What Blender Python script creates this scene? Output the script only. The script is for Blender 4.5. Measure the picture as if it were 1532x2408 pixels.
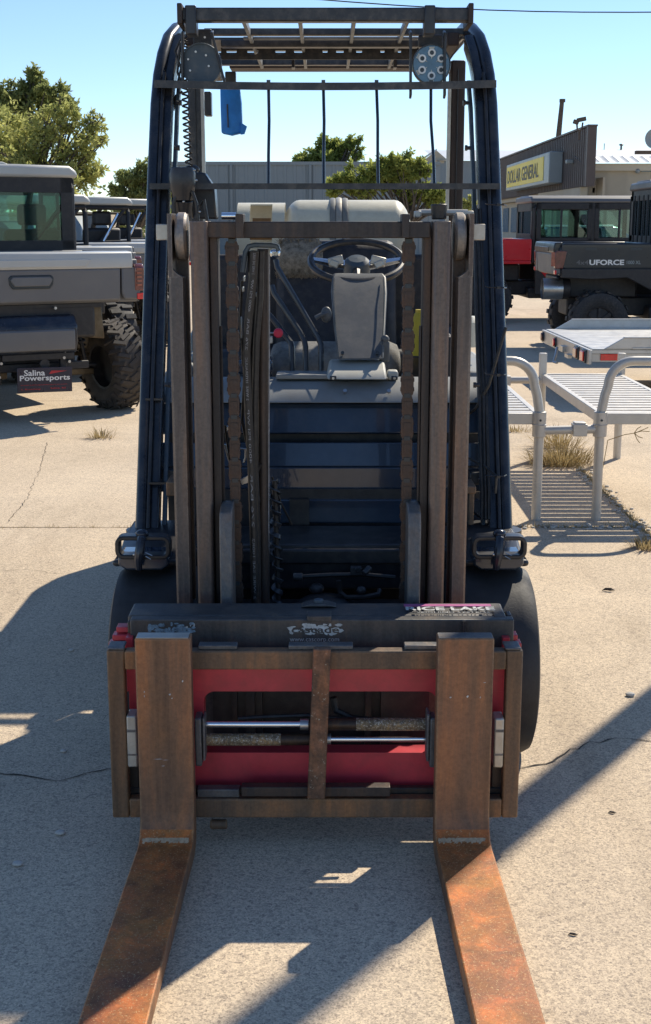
import bpy, math, random
from mathutils import Vector, Matrix
random.seed(7)
R = math.radians
sc = bpy.context.scene
for o in list(bpy.data.objects): bpy.data.objects.remove(o)
COL = sc.collection

# ---------------- camera ----------------
H = 1.45; TH = math.atan(674/3050); CT = math.cos(TH); ST = math.sin(TH); F = 3050.0
cd = bpy.data.cameras.new('camera'); cam = bpy.data.objects.new('camera', cd); COL.objects.link(cam)
cam.location = (0, 0, H); cam.rotation_euler = (math.pi/2 - TH, 0, 0)
cd.sensor_fit = 'VERTICAL'; cd.sensor_height = 24; cd.sensor_width = 24; cd.lens = F/2408*24
cd.clip_start = 0.05; cd.clip_end = 1500
sc.camera = cam

# ---------------- daylight ----------------
SUN = Vector((0.62, 0.90, 1.0)).normalized()
elev = math.asin(SUN.z); azim = math.atan2(SUN.x, SUN.y)
w = bpy.data.worlds.new('World'); sc.world = w; w.use_nodes = True
nt = w.node_tree; bg = nt.nodes['Background']
sky = nt.nodes.new('ShaderNodeTexSky'); sky.sky_type = 'NISHITA'; sky.sun_disc = False
sky.sun_elevation = elev; sky.sun_rotation = azim
sky.air_density = 1.0; sky.dust_density = 0.0; sky.ozone_density = 4.0; sky.altitude = 1500
nt.links.new(sky.outputs[0], bg.inputs[0]); bg.inputs[1].default_value = 0.112
sl = bpy.data.lights.new('sun', 'SUN'); sl.energy = 4.3; sl.angle = R(0.53); sl.color = (1.0, 0.90, 0.74)
so = bpy.data.objects.new('sun', sl); COL.objects.link(so)
so.rotation_euler = SUN.to_track_quat('Z', 'Y').to_euler()
vs = sc.view_settings; sc.display_settings.display_device = 'sRGB'
vs.view_transform = 'Standard'; vs.look = 'None'; vs.exposure = 0.50; vs.gamma = 1; vs.use_curve_mapping = False
sc.cycles.max_bounces = 8; sc.cycles.transparent_max_bounces = 16

# measuring helpers: photo column u / row v (1532 x 2408 grid) at a known distance or height -> metres
def zc(y, z): return y*CT + (H-z)*ST
def Zv(v, y): return H - y*math.tan(math.atan((v-1204)/F)+TH)
def X(u, y, z): return (u-766)*zc(y, z)/F
def P(u, v, y): z = Zv(v, y); return Vector((X(u, y, z), y, z))
def G(u, v, z=0.0): y = (H-z)/math.tan(math.atan((v-1204)/F)+TH); return Vector((X(u, y, z), y, z))

# ---------------- mesh builder ----------------
class MB:
    def __init__(s): s.v = []; s.f = []
    def add(s, vs_, fs): n = len(s.v); s.v += [Vector(p) for p in vs_]; s.f += [tuple(i+n for i in f) for f in fs]; return s
    def box(s, a, b, rot=None, c=None):
        x0, y0, z0 = a; x1, y1, z1 = b
        p = [Vector(q) for q in [(x0,y0,z0),(x1,y0,z0),(x1,y1,z0),(x0,y1,z0),(x0,y0,z1),(x1,y0,z1),(x1,y1,z1),(x0,y1,z1)]]
        if rot is not None:
            c = Vector(c) if c is not None else (Vector(a)+Vector(b))/2
            p = [c + rot @ (q-c) for q in p]
        return s.add(p, [(0,3,2,1),(4,5,6,7),(0,1,5,4),(1,2,6,5),(2,3,7,6),(3,0,4,7)])
    def hexa(s, p): return s.add(p, [(0,3,2,1),(4,5,6,7),(0,1,5,4),(1,2,6,5),(2,3,7,6),(3,0,4,7)])
    def prism(s, poly, ax, lo, hi):
        n = len(poly)
        def m(a, b, t): return {'x': (t, a, b), 'y': (a, t, b), 'z': (a, b, t)}[ax]
        vs_ = [m(a, b, lo) for a, b in poly] + [m(a, b, hi) for a, b in poly]
        fs = [tuple(range(n))[::-1], tuple(range(n, 2*n))] + [(i, (i+1) % n, n+(i+1) % n, n+i) for i in range(n)]
        area = sum(poly[i][0]*poly[(i+1) % n][1]-poly[(i+1) % n][0]*poly[i][1] for i in range(n))
        flip = (area < 0) != (ax == 'y') != (hi < lo)
        if flip: fs = [f[::-1] for f in fs]
        return s.add(vs_, fs)
    def cyl(s, p0, p1, r0, r1=None, n=16, caps=True):
        p0 = Vector(p0); p1 = Vector(p1); r1 = r0 if r1 is None else r1
        d = (p1-p0).normalized(); u = d.orthogonal().normalized(); w_ = d.cross(u)
        vs_ = []
        for p, r in ((p0, r0), (p1, r1)):
            vs_ += [p + (u*math.cos(2*math.pi*i/n)+w_*math.sin(2*math.pi*i/n))*r for i in range(n)]
        fs = [(i, (i+1) % n, n+(i+1) % n, n+i) for i in range(n)]
        if caps: fs += [tuple(range(n))[::-1], tuple(range(n, 2*n))]
        return s.add(vs_, fs)
    def tube(s, pts, r, n=8, caps=True, prof=None, up=None):
        pts = [Vector(p) for p in pts]; m = len(pts)
        rr = r if isinstance(r, (list, tuple)) else [r]*m
        t0 = (pts[1]-pts[0]).normalized(); u = (up.copy() if up is not None else t0.orthogonal()).normalized()
        vs_ = []
        for i, p in enumerate(pts):
            t = (pts[min(i+1, m-1)]-pts[max(i-1, 0)]).normalized()
            u = (u-t*u.dot(t)).normalized(); w_ = t.cross(u)
            if prof is None: vs_ += [p+(u*math.cos(2*math.pi*k/n)+w_*math.sin(2*math.pi*k/n))*rr[i] for k in range(n)]
            else: vs_ += [p+u*a+w_*b for a, b in prof]
        if prof is not None: n = len(prof)
        fs = [(i*n+k, i*n+(k+1) % n, (i+1)*n+(k+1) % n, (i+1)*n+k) for i in range(m-1) for k in range(n)]
        if caps: fs += [tuple(range(n))[::-1], tuple(range((m-1)*n, m*n))]
        return s.add(vs_, fs)
    def lathe(s, prof, c, ax, n=32, u=None):       # prof: (radius, offset along axis), closed ring when first==last
        c = Vector(c); d = Vector(ax).normalized(); u = d.orthogonal().normalized(); w_ = d.cross(u); m = len(prof)
        vs_ = [c + d*h + (u*math.cos(2*math.pi*i/n)+w_*math.sin(2*math.pi*i/n))*r for r, h in prof for i in range(n)]
        fs = [(j*n+i, j*n+(i+1) % n, (j+1)*n+(i+1) % n, (j+1)*n+i) for j in range(m-1) for i in range(n)]
        return s.add(vs_, fs)
    def ell(s, c, rad, n=14, m=9):
        c = Vector(c); vs_ = []; fs = []
        for j in range(m+1):
            a = math.pi*j/m
            for i in range(n):
                b = 2*math.pi*i/n
                vs_.append(c+Vector((rad[0]*math.sin(a)*math.cos(b), rad[1]*math.sin(a)*math.sin(b), rad[2]*math.cos(a))))
        for j in range(m):
            for i in range(n): fs.append((j*n+i, (j+1)*n+i, (j+1)*n+(i+1) % n, j*n+(i+1) % n))
        return s.add(vs_, fs)
    def xf(s, M): s.v = [M @ p for p in s.v]; return s
    def mesh(s, name, bevel=0):
        me = bpy.data.meshes.new(name); me.from_pydata([tuple(p) for p in s.v], [], s.f); me.update()
        me.polygons.foreach_set('use_smooth', [True]*len(me.polygons))
        me.set_sharp_from_angle(angle=R(32))
        return me
    def build(s, name, mat, parent=None, bevel=0.0, off=None, seg=2, **tags):
        if off is None and parent is not None: off = ORG.get(root_of(parent).name)
        if off is not None: s.v = [p-off for p in s.v]
        me = s.mesh(name)
        if mat is not None: me.materials.append(mat)
        return link(name, me, parent, bevel, seg, **tags)
def split_build(mb, name, mat, parent, off, bevel=0.0):
    par = list(range(len(mb.v)))
    def find(i):
        while par[i] != i: par[i] = par[par[i]]; i = par[i]
        return i
    for f in mb.f:
        for k in f[1:]: par[find(k)] = find(f[0])
    groups = {}
    for f in mb.f: groups.setdefault(find(f[0]), []).append(f)
    for fs in groups.values():
        ids = sorted({i for f in fs for i in f}); mp = {i: k for k, i in enumerate(ids)}
        q = MB(); q.v = [mb.v[i].copy() for i in ids]; q.f = [tuple(mp[i] for i in f) for f in fs]; q.build(name, mat, parent, bevel, off=off)
ORG = {}
def root_of(o):
    while o.parent: o = o.parent
    return o
def link(name, me, parent=None, bevel=0.0, seg=2, **tags):
    o = bpy.data.objects.new(name, me); COL.objects.link(o); o.parent = parent
    if bevel:
        b = o.modifiers.new('bevel', 'BEVEL'); b.width = bevel; b.segments = seg; b.limit_method = 'ANGLE'; b.angle_limit = R(35); b.harden_normals = False
    for k, v_ in tags.items(): o[k] = v_
    return o
def thing(name, label, cat, loc=(0,0,0), rz=0.0, group=None, org=None):
    o = bpy.data.objects.new(name, None); COL.objects.link(o); o.empty_display_size = .1
    o.location = loc; o.rotation_euler = (0, 0, rz); o['label'] = label; o['category'] = cat
    if group: o['group'] = group
    if org is not None: ORG[o.name] = Vector(org)
    return o
def copy_thing(root, loc, rz, label):
    def rec(o, par):
        c = o.copy(); COL.objects.link(c); c.parent = par
        for ch in list(o.children): rec(ch, c)
        return c
    r = rec(root, None); r.location = loc; r.rotation_euler = (0, 0, rz); r['label'] = label
    return r
BFONT = None
def text_mb(txt, w_, h_, wobble=0, bold=0.0, spacing=1.0):
    cu = bpy.data.curves.new('t', 'FONT'); cu.body = txt; cu.size = 1; cu.resolution_u = 3; cu.offset = bold; cu.space_character = spacing
    o = bpy.data.objects.new('t', cu); COL.objects.link(o)
    dg = bpy.context.evaluated_depsgraph_get(); me = bpy.data.meshes.new_from_object(o.evaluated_get(dg))
    vs_ = [v_.co.copy() for v_ in me.vertices]; fs = [tuple(p.vertices) for p in me.polygons]
    bpy.data.objects.remove(o); bpy.data.curves.remove(cu); bpy.data.meshes.remove(me)
    x0 = min(p.x for p in vs_); x1 = max(p.x for p in vs_); y0 = min(p.y for p in vs_); y1 = max(p.y for p in vs_)
    mb = MB(); mb.v = [Vector(((p.x-(x0+x1)/2)/(x1-x0)*w_, 0, (p.y-(y0+y1)/2)/(y1-y0)*h_)) for p in vs_]; mb.f = fs
    return mb     # text standing in the xz plane, facing -y

# ---------------- materials ----------------
def new_mat(name):
    m = bpy.data.materials.new(name); m.use_nodes = True; n = m.node_tree.nodes; l = m.node_tree.links
    return m, n, l, n['Principled BSDF']
def coord(n, l, scale=(1, 1, 1), loc=(0, 0, 0)):
    tc = n.new('ShaderNodeTexCoord'); mp = n.new('ShaderNodeMapping'); mp.inputs['Scale'].default_value = scale; mp.inputs['Location'].default_value = loc
    l.new(tc.outputs['Object'], mp.inputs[0]); return mp.outputs[0]
def noise(n, l, co, scale, detail=4, rough=.6, dist=0):
    t = n.new('ShaderNodeTexNoise'); t.inputs['Scale'].default_value = scale; t.inputs['Detail'].default_value = detail
    t.inputs['Roughness'].default_value = rough; t.inputs['Distortion'].default_value = dist; l.new(co, t.inputs['Vector']); return t.outputs[0]
def ramp(n, l, inp, stops):
    r = n.new('ShaderNodeValToRGB'); l.new(inp, r.inputs[0]); e = r.color_ramp.elements
    while len(e) < len(stops): e.new(0.5)
    for i, (p, c) in enumerate(stops): e[i].position = p; e[i].color = (*c, 1) if len(c) == 3 else c
    return r.outputs[0]
def mix(n, l, fac, a, b, mode='MIX'):
    m = n.new('ShaderNodeMix'); m.data_type = 'RGBA'; m.blend_type = mode
    if isinstance(fac, float): m.inputs[0].default_value = fac
    else: l.new(fac, m.inputs[0])
    for k, x in ((6, a), (7, b)):
        if isinstance(x, tuple): m.inputs[k].default_value = (*x, 1)
        else: l.new(x, m.inputs[k])
    return m.outputs[2]
def bump(n, l, h, bs, strength=.3, dist=.01, prev=None):
    b = n.new('ShaderNodeBump'); b.inputs['Strength'].default_value = strength; b.inputs['Distance'].default_value = dist
    l.new(h, b.inputs['Height'])
    if prev is not None: l.new(prev, b.inputs['Normal'])
    l.new(b.outputs[0], bs.inputs['Normal']); return b.outputs[0]
def paint(name, col, rough=.45, metal=0.0, var=.25, scale=8, bmp=.05, dust=0.0, coat=0.0, dustcol=(.35,.30,.24), spec=.5):
    m, n, l, b = new_mat(name); co = coord(n, l)
    a = noise(n, l, co, scale, 6, .65); f = ramp(n, l, a, [(.3, (0,0,0)), (.7, (1,1,1))])
    c = mix(n, l, f, tuple(x*(1-var) for x in col), tuple(min(1, x*(1+var)) for x in col))
    if dust:
        d = noise(n, l, co, scale*3.1, 8, .7); df = ramp(n, l, d, [(.45, (0,0,0)), (.75, (dust,dust,dust))])
        c = mix(n, l, df, c, dustcol)
    l.new(c, b.inputs['Base Color'])
    rn = noise(n, l, co, scale*2.3, 5, .6); rr = n.new('ShaderNodeMapRange'); l.new(rn, rr.inputs[0])
    rr.inputs[3].default_value = max(.02, rough-.12); rr.inputs[4].default_value = min(1, rough+.15); l.new(rr.outputs[0], b.inputs['Roughness'])
    b.inputs['Metallic'].default_value = metal; b.inputs['Coat Weight'].default_value = coat; b.inputs['Specular IOR Level'].default_value = spec
    if bmp: bump(n, l, noise(n, l, co, scale*14, 4, .6), b, bmp, .002)
    return m
def rust(name, dark, brown, orange, amt=.5, sc_=9, streak=1.0, rough=.7, metal=.25, speck=0.0, speckcol=(.7,.68,.6), edge=0.0, edgecol=(.34,.27,.20), ssc=60):
    m, n, l, b = new_mat(name)
    co = coord(n, l, (1, 1, streak)); co2 = coord(n, l)
    a = noise(n, l, co, sc_, 8, .68, .3)
    c = ramp(n, l, a, [(.28, dark), (.5, brown), (.5+.36*(1-amt)+.08, orange)])
    fine = noise(n, l, co2, 120, 5, .75); ff = ramp(n, l, fine, [(.35, (.80,.80,.80)), (.65, (1.12,1.12,1.12))])
    c = mix(n, l, 1.0, c, ff, 'MULTIPLY')
    big = noise(n, l, coord(n, l, (14, 14, 1.1 if streak < 1 else 3.5), (3, 1, 2)), 1.0, 5, .7, .5); bf = ramp(n, l, big, [(.30, (.50,.54,.60)), (.5, (.92,.93,.96)), (.70, (1.65,1.32,1.05))]); c = mix(n, l, 1.0, c, bf, 'MULTIPLY')
    if edge:
        bv = n.new('ShaderNodeBevel'); bv.samples = 4; bv.inputs['Radius'].default_value = .0055; geo = n.new('ShaderNodeNewGeometry')
        dt = n.new('ShaderNodeVectorMath'); dt.operation = 'DOT_PRODUCT'; l.new(bv.outputs[0], dt.inputs[0]); l.new(geo.outputs['True Normal'], dt.inputs[1])
        er = ramp(n, l, dt.outputs['Value'], [(.86, (edge,edge,edge)), (.985, (0,0,0))]); ew = noise(n, l, co2, 34, 4, .8); ewf = ramp(n, l, ew, [(.40, (0,0,0)), (.60, (1,1,1))])
        em = mix(n, l, 1.0, er, ewf, 'MULTIPLY'); c = mix(n, l, em, c, edgecol)
    if speck:
        s_ = noise(n, l, co2, ssc, 3, .9); sf = ramp(n, l, s_, [(1-speck, (0,0,0)), (1-speck+.03, (1,1,1))]); c = mix(n, l, sf, c, speckcol)
    scr = noise(n, l, coord(n, l, (90, 90, 3)), 1.0, 4, .8); sf2 = ramp(n, l, scr, [(.72, (0,0,0)), (.78, (.35,.35,.35))]); c = mix(n, l, sf2, c, (.30,.26,.22))
    l.new(c, b.inputs['Base Color']); b.inputs['Metallic'].default_value = metal
    r2 = n.new('ShaderNodeMapRange'); l.new(a, r2.inputs[0]); r2.inputs[3].default_value = rough-.2; r2.inputs[4].default_value = min(1, rough+.2); l.new(r2.outputs[0], b.inputs['Roughness'])
    p = bump(n, l, fine, b, .35, .0015); bump(n, l, a, b, .25, .004, p)
    return m
def glass(name, tint, rough=.02, fac=.12):
    m = bpy.data.materials.new(name); m.use_nodes = True; n = m.node_tree.nodes; l = m.node_tree.links; n.clear()
    o = n.new('ShaderNodeOutputMaterial'); t = n.new('ShaderNodeBsdfTransparent'); t.inputs[0].default_value = (*tint, 1)
    g = n.new('ShaderNodeBsdfGlossy'); g.inputs['Roughness'].default_value = rough; g.inputs[0].default_value = (.9,.95,1,1)
    mx = n.new('ShaderNodeMixShader'); fr = n.new('ShaderNodeFresnel'); fr.inputs[0].default_value = 1.5
    l.new(fr.outputs[0], mx.inputs[0]); l.new(t.outputs[0], mx.inputs[1]); l.new(g.outputs[0], mx.inputs[2]); l.new(mx.outputs[0], o.inputs[0])
    return m
def leafmat(name, c1, c2, trans=.35):
    m = bpy.data.materials.new(name); m.use_nodes = True; n = m.node_tree.nodes; l = m.node_tree.links; n.clear()
    o = n.new('ShaderNodeOutputMaterial'); co = coord(n, l); a = noise(n, l, co, 1.4, 6, .8); f = ramp(n, l, a, [(.35, c1), (.65, c2)])
    d = n.new('ShaderNodeBsdfDiffuse'); t = n.new('ShaderNodeBsdfTranslucent'); mx = n.new('ShaderNodeMixShader'); mx.inputs[0].default_value = trans
    l.new(f, d.inputs[0]); l.new(f, t.inputs[0]); l.new(d.outputs[0], mx.inputs[1]); l.new(t.outputs[0], mx.inputs[2]); l.new(mx.outputs[0], o.inputs[0])
    return m
M = {}
M['mast'] = rust('mast_steel', (.085,.080,.082), (.150,.122,.106), (.26,.14,.08), .42, 7, .12, .46, .4, edge=.8, edgecol=(.40,.34,.28))
M['mast_dark'] = rust('mast_dark_steel', (.034,.031,.033), (.060,.050,.045), (.10,.065,.045), .3, 8, .3, .5, .4)
M['carriage'] = rust('carriage_steel', (.095,.070,.052), (.185,.115,.068), (.32,.16,.07), .5, 6, .6, .62, .2, .0, edge=.8, edgecol=(.42,.28,.15))
M['fork'] = rust('fork_steel', (.18,.100,.060), (.26,.132,.066), (.34,.150,.055), .5, 5, .5, .66, .12, .0, edge=.9, edgecol=(.50,.33,.17))
M['forkblade'] = rust('fork_blade_rust', (.23,.075,.030), (.38,.130,.034), (.50,.20,.045), .6, 6, 1, .6, .12, .40, (.55,.36,.17), edge=.8, edgecol=(.55,.38,.20), ssc=190)
M['centerbar'] = rust('center_bar_rust', (.035,.026,.022), (.17,.09,.05), (.33,.16,.09), .6, 26, 1, .75, .1, .38, (.34,.29,.22))
M['chain'] = rust('chain_steel', (.045,.036,.032), (.078,.056,.046), (.11,.07,.05), .4, 20, 1, .5, .5)
M['grayplate'] = rust('grey_plate', (.085,.088,.09), (.13,.13,.13), (.15,.12,.10), .3, 12, 1, .5, .3, edge=.8, edgecol=(.32,.31,.30))
M['scaleplate'] = rust('scale_plate', (.055,.057,.058), (.078,.074,.070), (.13,.09,.07), .35, 6, .6, .5, .2, edge=.6, edgecol=(.20,.19,.18))
M['black'] = paint('black_paint', (.020,.021,.025), .35, 0, .4, 6, .05, .12)
M['blacksky'] = paint('gloss_black_sky_tint', (.018,.032,.056), .18, .0, .4, 3, .015, .05, .6)  # black paint; the blue in its base stands in for reflected sky
M['guard'] = paint('guard_paint', (.012,.016,.024), .27, .0, .35, 5, .02, .12, .2)
M['guardin'] = paint('guard_inner_paint', (.028,.029,.033), .4, .0, .35, 9, .04, .25)
M['brownpost'] = rust('post_brown', (.030,.022,.019), (.05,.034,.027), (.07,.045,.032), .3, 5, .1, .6, .1)
M['red'] = paint('red_paint', (.56,.045,.065), .38, 0, .22, 7, .06, .3, .1, (.16,.05,.05))
M['roller'] = rust('roller_steel', (.20,.19,.18), (.30,.27,.24), (.34,.25,.13), .4, 8, 1, .5, .35)
M['chrome'] = paint('chrome', (.85,.86,.88), .13, 1, .02, 5, 0)
M['barrel'] = rust('cylinder_barrel', (.030,.02,.016), (.06,.038,.026), (.10,.06,.03), .4, 30, 1, .45, .4)
M['wornbarrel'] = rust('cylinder_worn', (.07,.05,.035), (.20,.15,.09), (.45,.30,.12), .6, 90, 1, .55, .2, .44, (.50,.47,.40), ssc=210)
M['alu'] = paint('dirty_aluminium', (.50,.48,.43), .45, .55, .18, 12, .05, .35, 0, (.30,.24,.15))
M['alubench'] = paint('bench_aluminium', (.56,.53,.48), .42, .3, .08, 9, .03, .12)
M['trailer'] = paint('trailer_aluminium', (.50,.50,.49), .38, .6, .12, 4, .03, .3)
M['tyre'] = paint('cushion_tyre_rubber', (.024,.024,.025), .62, 0, .35, 10, .25, .22, 0, (.06,.06,.06))
M['utvtyre'] = paint('utv_tyre_rubber', (.045,.038,.033), .75, 0, .4, 14, .3, .3, 0, (.12,.09,.065))
M['utvtyreclean'] = paint('clean_utv_tyre', (.022,.023,.026), .7, 0, .3, 14, .3, .15)
M['hose'] = paint('rubber_hose', (.018,.017,.017), .45, 0, .3, 20, .1, .1)
M['hoseprint'] = paint('hose_print', (.24,.24,.25), .6, 0, .4, 60, 0)
M['grayplastic'] = paint('grey_plastic', (.20,.21,.21), .5, 0, .12, 6, .08, .35, 0, (.15,.13,.11))
M['column'] = paint('steering_column_plastic', (.075,.083,.092), .5, 0, .12, 6, .1, .2)
M['lightplastic'] = paint('light_grey_cover', (.40,.40,.36), .55, 0, .1, 8, .06, .25)
M['bluegray'] = paint('blue_grey_plastic', (.05,.075,.10), .4, 0, .2, 8, .05, .2)
M['lever'] = paint('lever_paint', (.035,.042,.052), .3, .2, .2, 8, .02, .1)
M['seat'] = paint('seat_vinyl', (.016,.016,.022), .6, 0, .3, 10, .15, .1)
M['fleece'] = paint('seat_fleece', (.22,.19,.15), .95, 0, .7, 50, .9, .6, 0, (.32,.27,.2))
M['fork_scuff'] = paint('scuffed_heel_metal', (.50,.36,.22), .7, 0, .3, 80, .2)
M['cushion'] = paint('worn_cushion', (.16,.16,.155), .9, 0, .4, 30, .5, .3)
M['tank'] = paint('tank_paint', (.66,.64,.53), .42, 0, .07, 10, .05, .3, .1, (.40,.36,.26))
M['tankin'] = paint('tank_brown', (.22,.12,.05), .7, 0, .3, 10, .1)
M['yellow'] = paint('yellow_plastic', (.55,.42,.03), .5, 0, .1, 8, .05, .2)
M['blue'] = paint('blue_cloth', (.015,.20,.62), .55, 0, .25, 9, .1)
M['white'] = paint('white_paint', (.75,.75,.73), .45, 0, .05, 10, .03, .15)
M['decal'] = paint('worn_white_decal', (.55,.56,.55), .5, 0, .2, 40, .1, .6, 0, (.05,.05,.05))
M['decalpink'] = paint('pink_decal', (.42,.10,.26), .45, 0, .2, 20, .05, .3, 0, (.1,.05,.06))
M['decalblue'] = paint('worn_blue_decal', (.20,.30,.38), .5, 0, .5, 60, .1, .8, 0, (.03,.03,.03))
M['redknob'] = paint('red_knob', (.55,.02,.06), .35, 0, .1, 8, .02)
M['utvgray'] = paint('utv_silver_grey', (.44,.45,.44), .4, .1, .04, 3, .03, .06, .2)
M['utvdark'] = paint('utv_dark_grey', (.125,.128,.136), .45, 0, .07, 2, .08, .08)
M['utvblack'] = paint('utv_black_plastic', (.016,.016,.019), .5, 0, .15, 8, .1, .06)
M['utvgloss'] = paint('utv_gloss_black', (.008,.012,.018), .30, 0, .2, 3, .01, .0, .3)
M['utvred'] = paint('utv_red', (.55,.012,.02), .3, 0, .1, 3, .02, .05, .5)
M['muffler'] = paint('muffler_black', (.016,.024,.040), .22, .2, .3, 5, .03, .1)
M['steel'] = paint('bright_steel', (.45,.46,.47), .3, .9, .15, 12, .03, .2)
M['skid'] = paint('bronze_arm', (.10,.075,.045), .35, .6, .2, 6, .05, .2)
M['plate'] = paint('plate_navy', (.014,.014,.035), .3, 0, .2, 6, .02)
M['platered'] = paint('plate_red', (.42,.02,.03), .4, 0, .1, 6, .02)
M['taillens'] = paint('tail_lens', (.13,.035,.03), .15, 0, .4, 25, .05, 0, .8)
M['redlens'] = paint('red_reflector', (.70,.015,.02), .15, 0, .2, 30, .05, 0, .8)
M['amber'] = paint('orange_lens', (.30,.08,.05), .15, 0, .3, 30, .05, 0, .8)
M['utvglass'] = glass('green_tinted_glass', (.42,.70,.62))
M['rearglass'] = glass('clear_window', (.66,.80,.76))
M['lens'] = paint('lamp_lens_face', (.07,.12,.16), .12, .3, .3, 30, .02, 0, .7)
M['leddot'] = paint('led_dot', (.75,.78,.78), .3, 0, .1, 10, 0)
M['dimdot'] = paint('lamp_dark_hole', (.02,.03,.04), .3, 0, .1, 10, 0)
M['brownwall'] = paint('brown_metal_siding', (.085,.068,.064), .55, .1, .06, .5, 0, .05)
M['tanwall'] = paint('tan_metal_siding', (.40,.36,.28), .6, 0, .05, .4, 0, .1)
M['tantrim'] = paint('cream_trim', (.52,.48,.38), .6, 0, .05, .4, 0)
M['greywall'] = paint('grey_metal_siding', (.21,.245,.265), .55, .1, .05, .3, 0, .05)
M['roofwhite'] = paint('galvanised_roof', (.50,.53,.55), .45, .3, .08, .8, 0, .1)
M['signyellow'] = paint('sign_yellow', (.72,.55,.0), .45, 0, .04, 2, 0)
M['signgrey'] = paint('sign_cabinet', (.26,.30,.32), .45, .3, .06, 1, 0)
M['signblack'] = paint('sign_letter', (.012,.014,.012), .5, 0, .1, 2, 0)
M['winblue'] = paint('far_window', (.10,.16,.22), .12, 0, .2, 2, 0)
M['wood'] = paint('weathered_pole_wood', (.09,.07,.055), .8, 0, .3, 3, .2)
M['bark'] = paint('bark', (.085,.070,.055), .9, 0, .35, 8, .5)
M['leafA'] = leafmat('leaf_pale_green', (.27,.30,.09), (.56,.56,.22), .6)
M['leafB'] = leafmat('leaf_dark_green', (.18,.22,.08), (.40,.43,.17), .6)
M['leafC'] = leafmat('leaf_mid_green', (.18,.23,.055), (.40,.43,.13), .6)
M['drygrass'] = leafmat('dry_grass', (.30,.22,.10), (.50,.40,.22), .3)
M['stone'] = paint('pebble', (.5,.47,.42), .8, 0, .2, 30, .3)
M['crack'] = paint('crack_dirt', (.035,.028,.022), .95, 0, .4, 30, .1)
M['jointdirt'] = paint('joint_dirt', (.12,.085,.05), .95, 0, .4, 20, .3)

def concrete():
    m, n, l, b = new_mat('aggregate_concrete'); co = coord(n, l)
    big = noise(n, l, co, .55, 5, .6, .4); c = ramp(n, l, big, [(.3, (.53,.43,.315)), (.55, (.595,.485,.36)), (.75, (.645,.535,.40))])
    # exposed aggregate: stones of two sizes
    for sc_, lo, hi, st in ((150, .80, 1.12, .8), (340, .74, 1.2, .9)):
        vt = n.new('ShaderNodeTexVoronoi'); vt.inputs['Scale'].default_value = sc_; l.new(co, vt.inputs['Vector'])
        sp = n.new('ShaderNodeSeparateColor'); l.new(vt.outputs['Color'], sp.inputs[0])
        f = ramp(n, l, sp.outputs[0], [(0, (lo*.7,lo*.7,lo*.75)), (.12, (lo,lo,lo)), (.5, (1,1,1)), (1, (hi,hi,hi*.97))])
        c = mix(n, l, st, c, f, 'MULTIPLY')
        last = vt.outputs['Distance']
    pit = noise(n, l, co, 46, 3, .8); pf = ramp(n, l, pit, [(.24, (.45,.45,.45)), (.31, (1,1,1))]); c = mix(n, l, 1.0, c, pf, 'MULTIPLY')
    st = noise(n, l, coord(n, l, (1, 1, 1), (7, 3, 0)), 1.9, 6, .75, .8); sf = ramp(n, l, st, [(.30, (.82,.81,.80)), (.46, (.98,.98,.98)), (.8, (1.07,1.06,1.04))]); c = mix(n, l, 1.0, c, sf, 'MULTIPLY')
    tm = noise(n, l, coord(n, l, (1.6, .16, 1), (2, 5, 0)), 1.0, 5, .7, .3); tf = ramp(n, l, tm, [(.33, (.86,.85,.84)), (.45, (1,1,1))]); c = mix(n, l, 1.0, c, tf, 'MULTIPLY')
    oil = noise(n, l, coord(n, l, (1, 1, 1), (31, 9, 0)), 2.6, 4, .6, .2); of_ = ramp(n, l, oil, [(.26, (.62,.60,.58)), (.32, (1,1,1))]); c = mix(n, l, 1.0, c, of_, 'MULTIPLY')
    l.new(c, b.inputs['Base Color']); b.inputs['Roughness'].default_value = .88; b.inputs['Specular IOR Level'].default_value = .25
    vt2 = n.new('ShaderNodeTexVoronoi'); vt2.inputs['Scale'].default_value = 110; l.new(co, vt2.inputs['Vector'])
    p = bump(n, l, vt2.outputs['Distance'], b, .22, .002); bump(n, l, noise(n, l, co, 40, 6, .7), b, .16, .004, p)
    return m
M['concrete'] = concrete()

# ---------------- ground ----------------
MB().add([(-700,-60,-.014),(700,-60,-.014),(700,1200,-.014),(-700,1200,-.014)], [(0,1,2,3)]).build('ground', M['jointdirt'], kind='structure')
MB().box((-400, 30.01, -.013), (400, 700, -.001)).build('far_lot', M['concrete'], kind='structure')
lot = bpy.data.objects.new('parking_lot', None); COL.objects.link(lot); lot['kind'] = 'structure'
xe = [-27, -22.2, -17.4, -12.7, -7.95, -3.2, 1.55, 6.3, 11.05, 15.8, 20.5, 26]
ye = [-7.9, -3.2, 1.5 - .0, 6.21, 10.92, 15.63, 20.34, 25.05, 30.0]
ye[2] = 1.0
for i in range(len(xe)-1):
    for j in range(len(ye)-1):
        g = .006
        bt = MB()
        x0, x1, y0, y1 = xe[i]+g, xe[i+1]-g, ye[j]+g, ye[j+1]-g
        n_ = 40
        ring = []
        def jit(): return random.uniform(-.0035, .0035)
        for k in range(n_): ring.append((x0+(x1-x0)*k/n_, y0+jit()))
        for k in range(n_): ring.append((x1+jit(), y0+(y1-y0)*k/n_))
        for k in range(n_): ring.append((x1-(x1-x0)*k/n_, y1+jit()))
        for k in range(n_): ring.append((x0+jit(), y1-(y1-y0)*k/n_))
        bt.prism(ring, 'z', -.013, 0)
        bt.build('concrete_slab', M['concrete'], lot)
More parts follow.
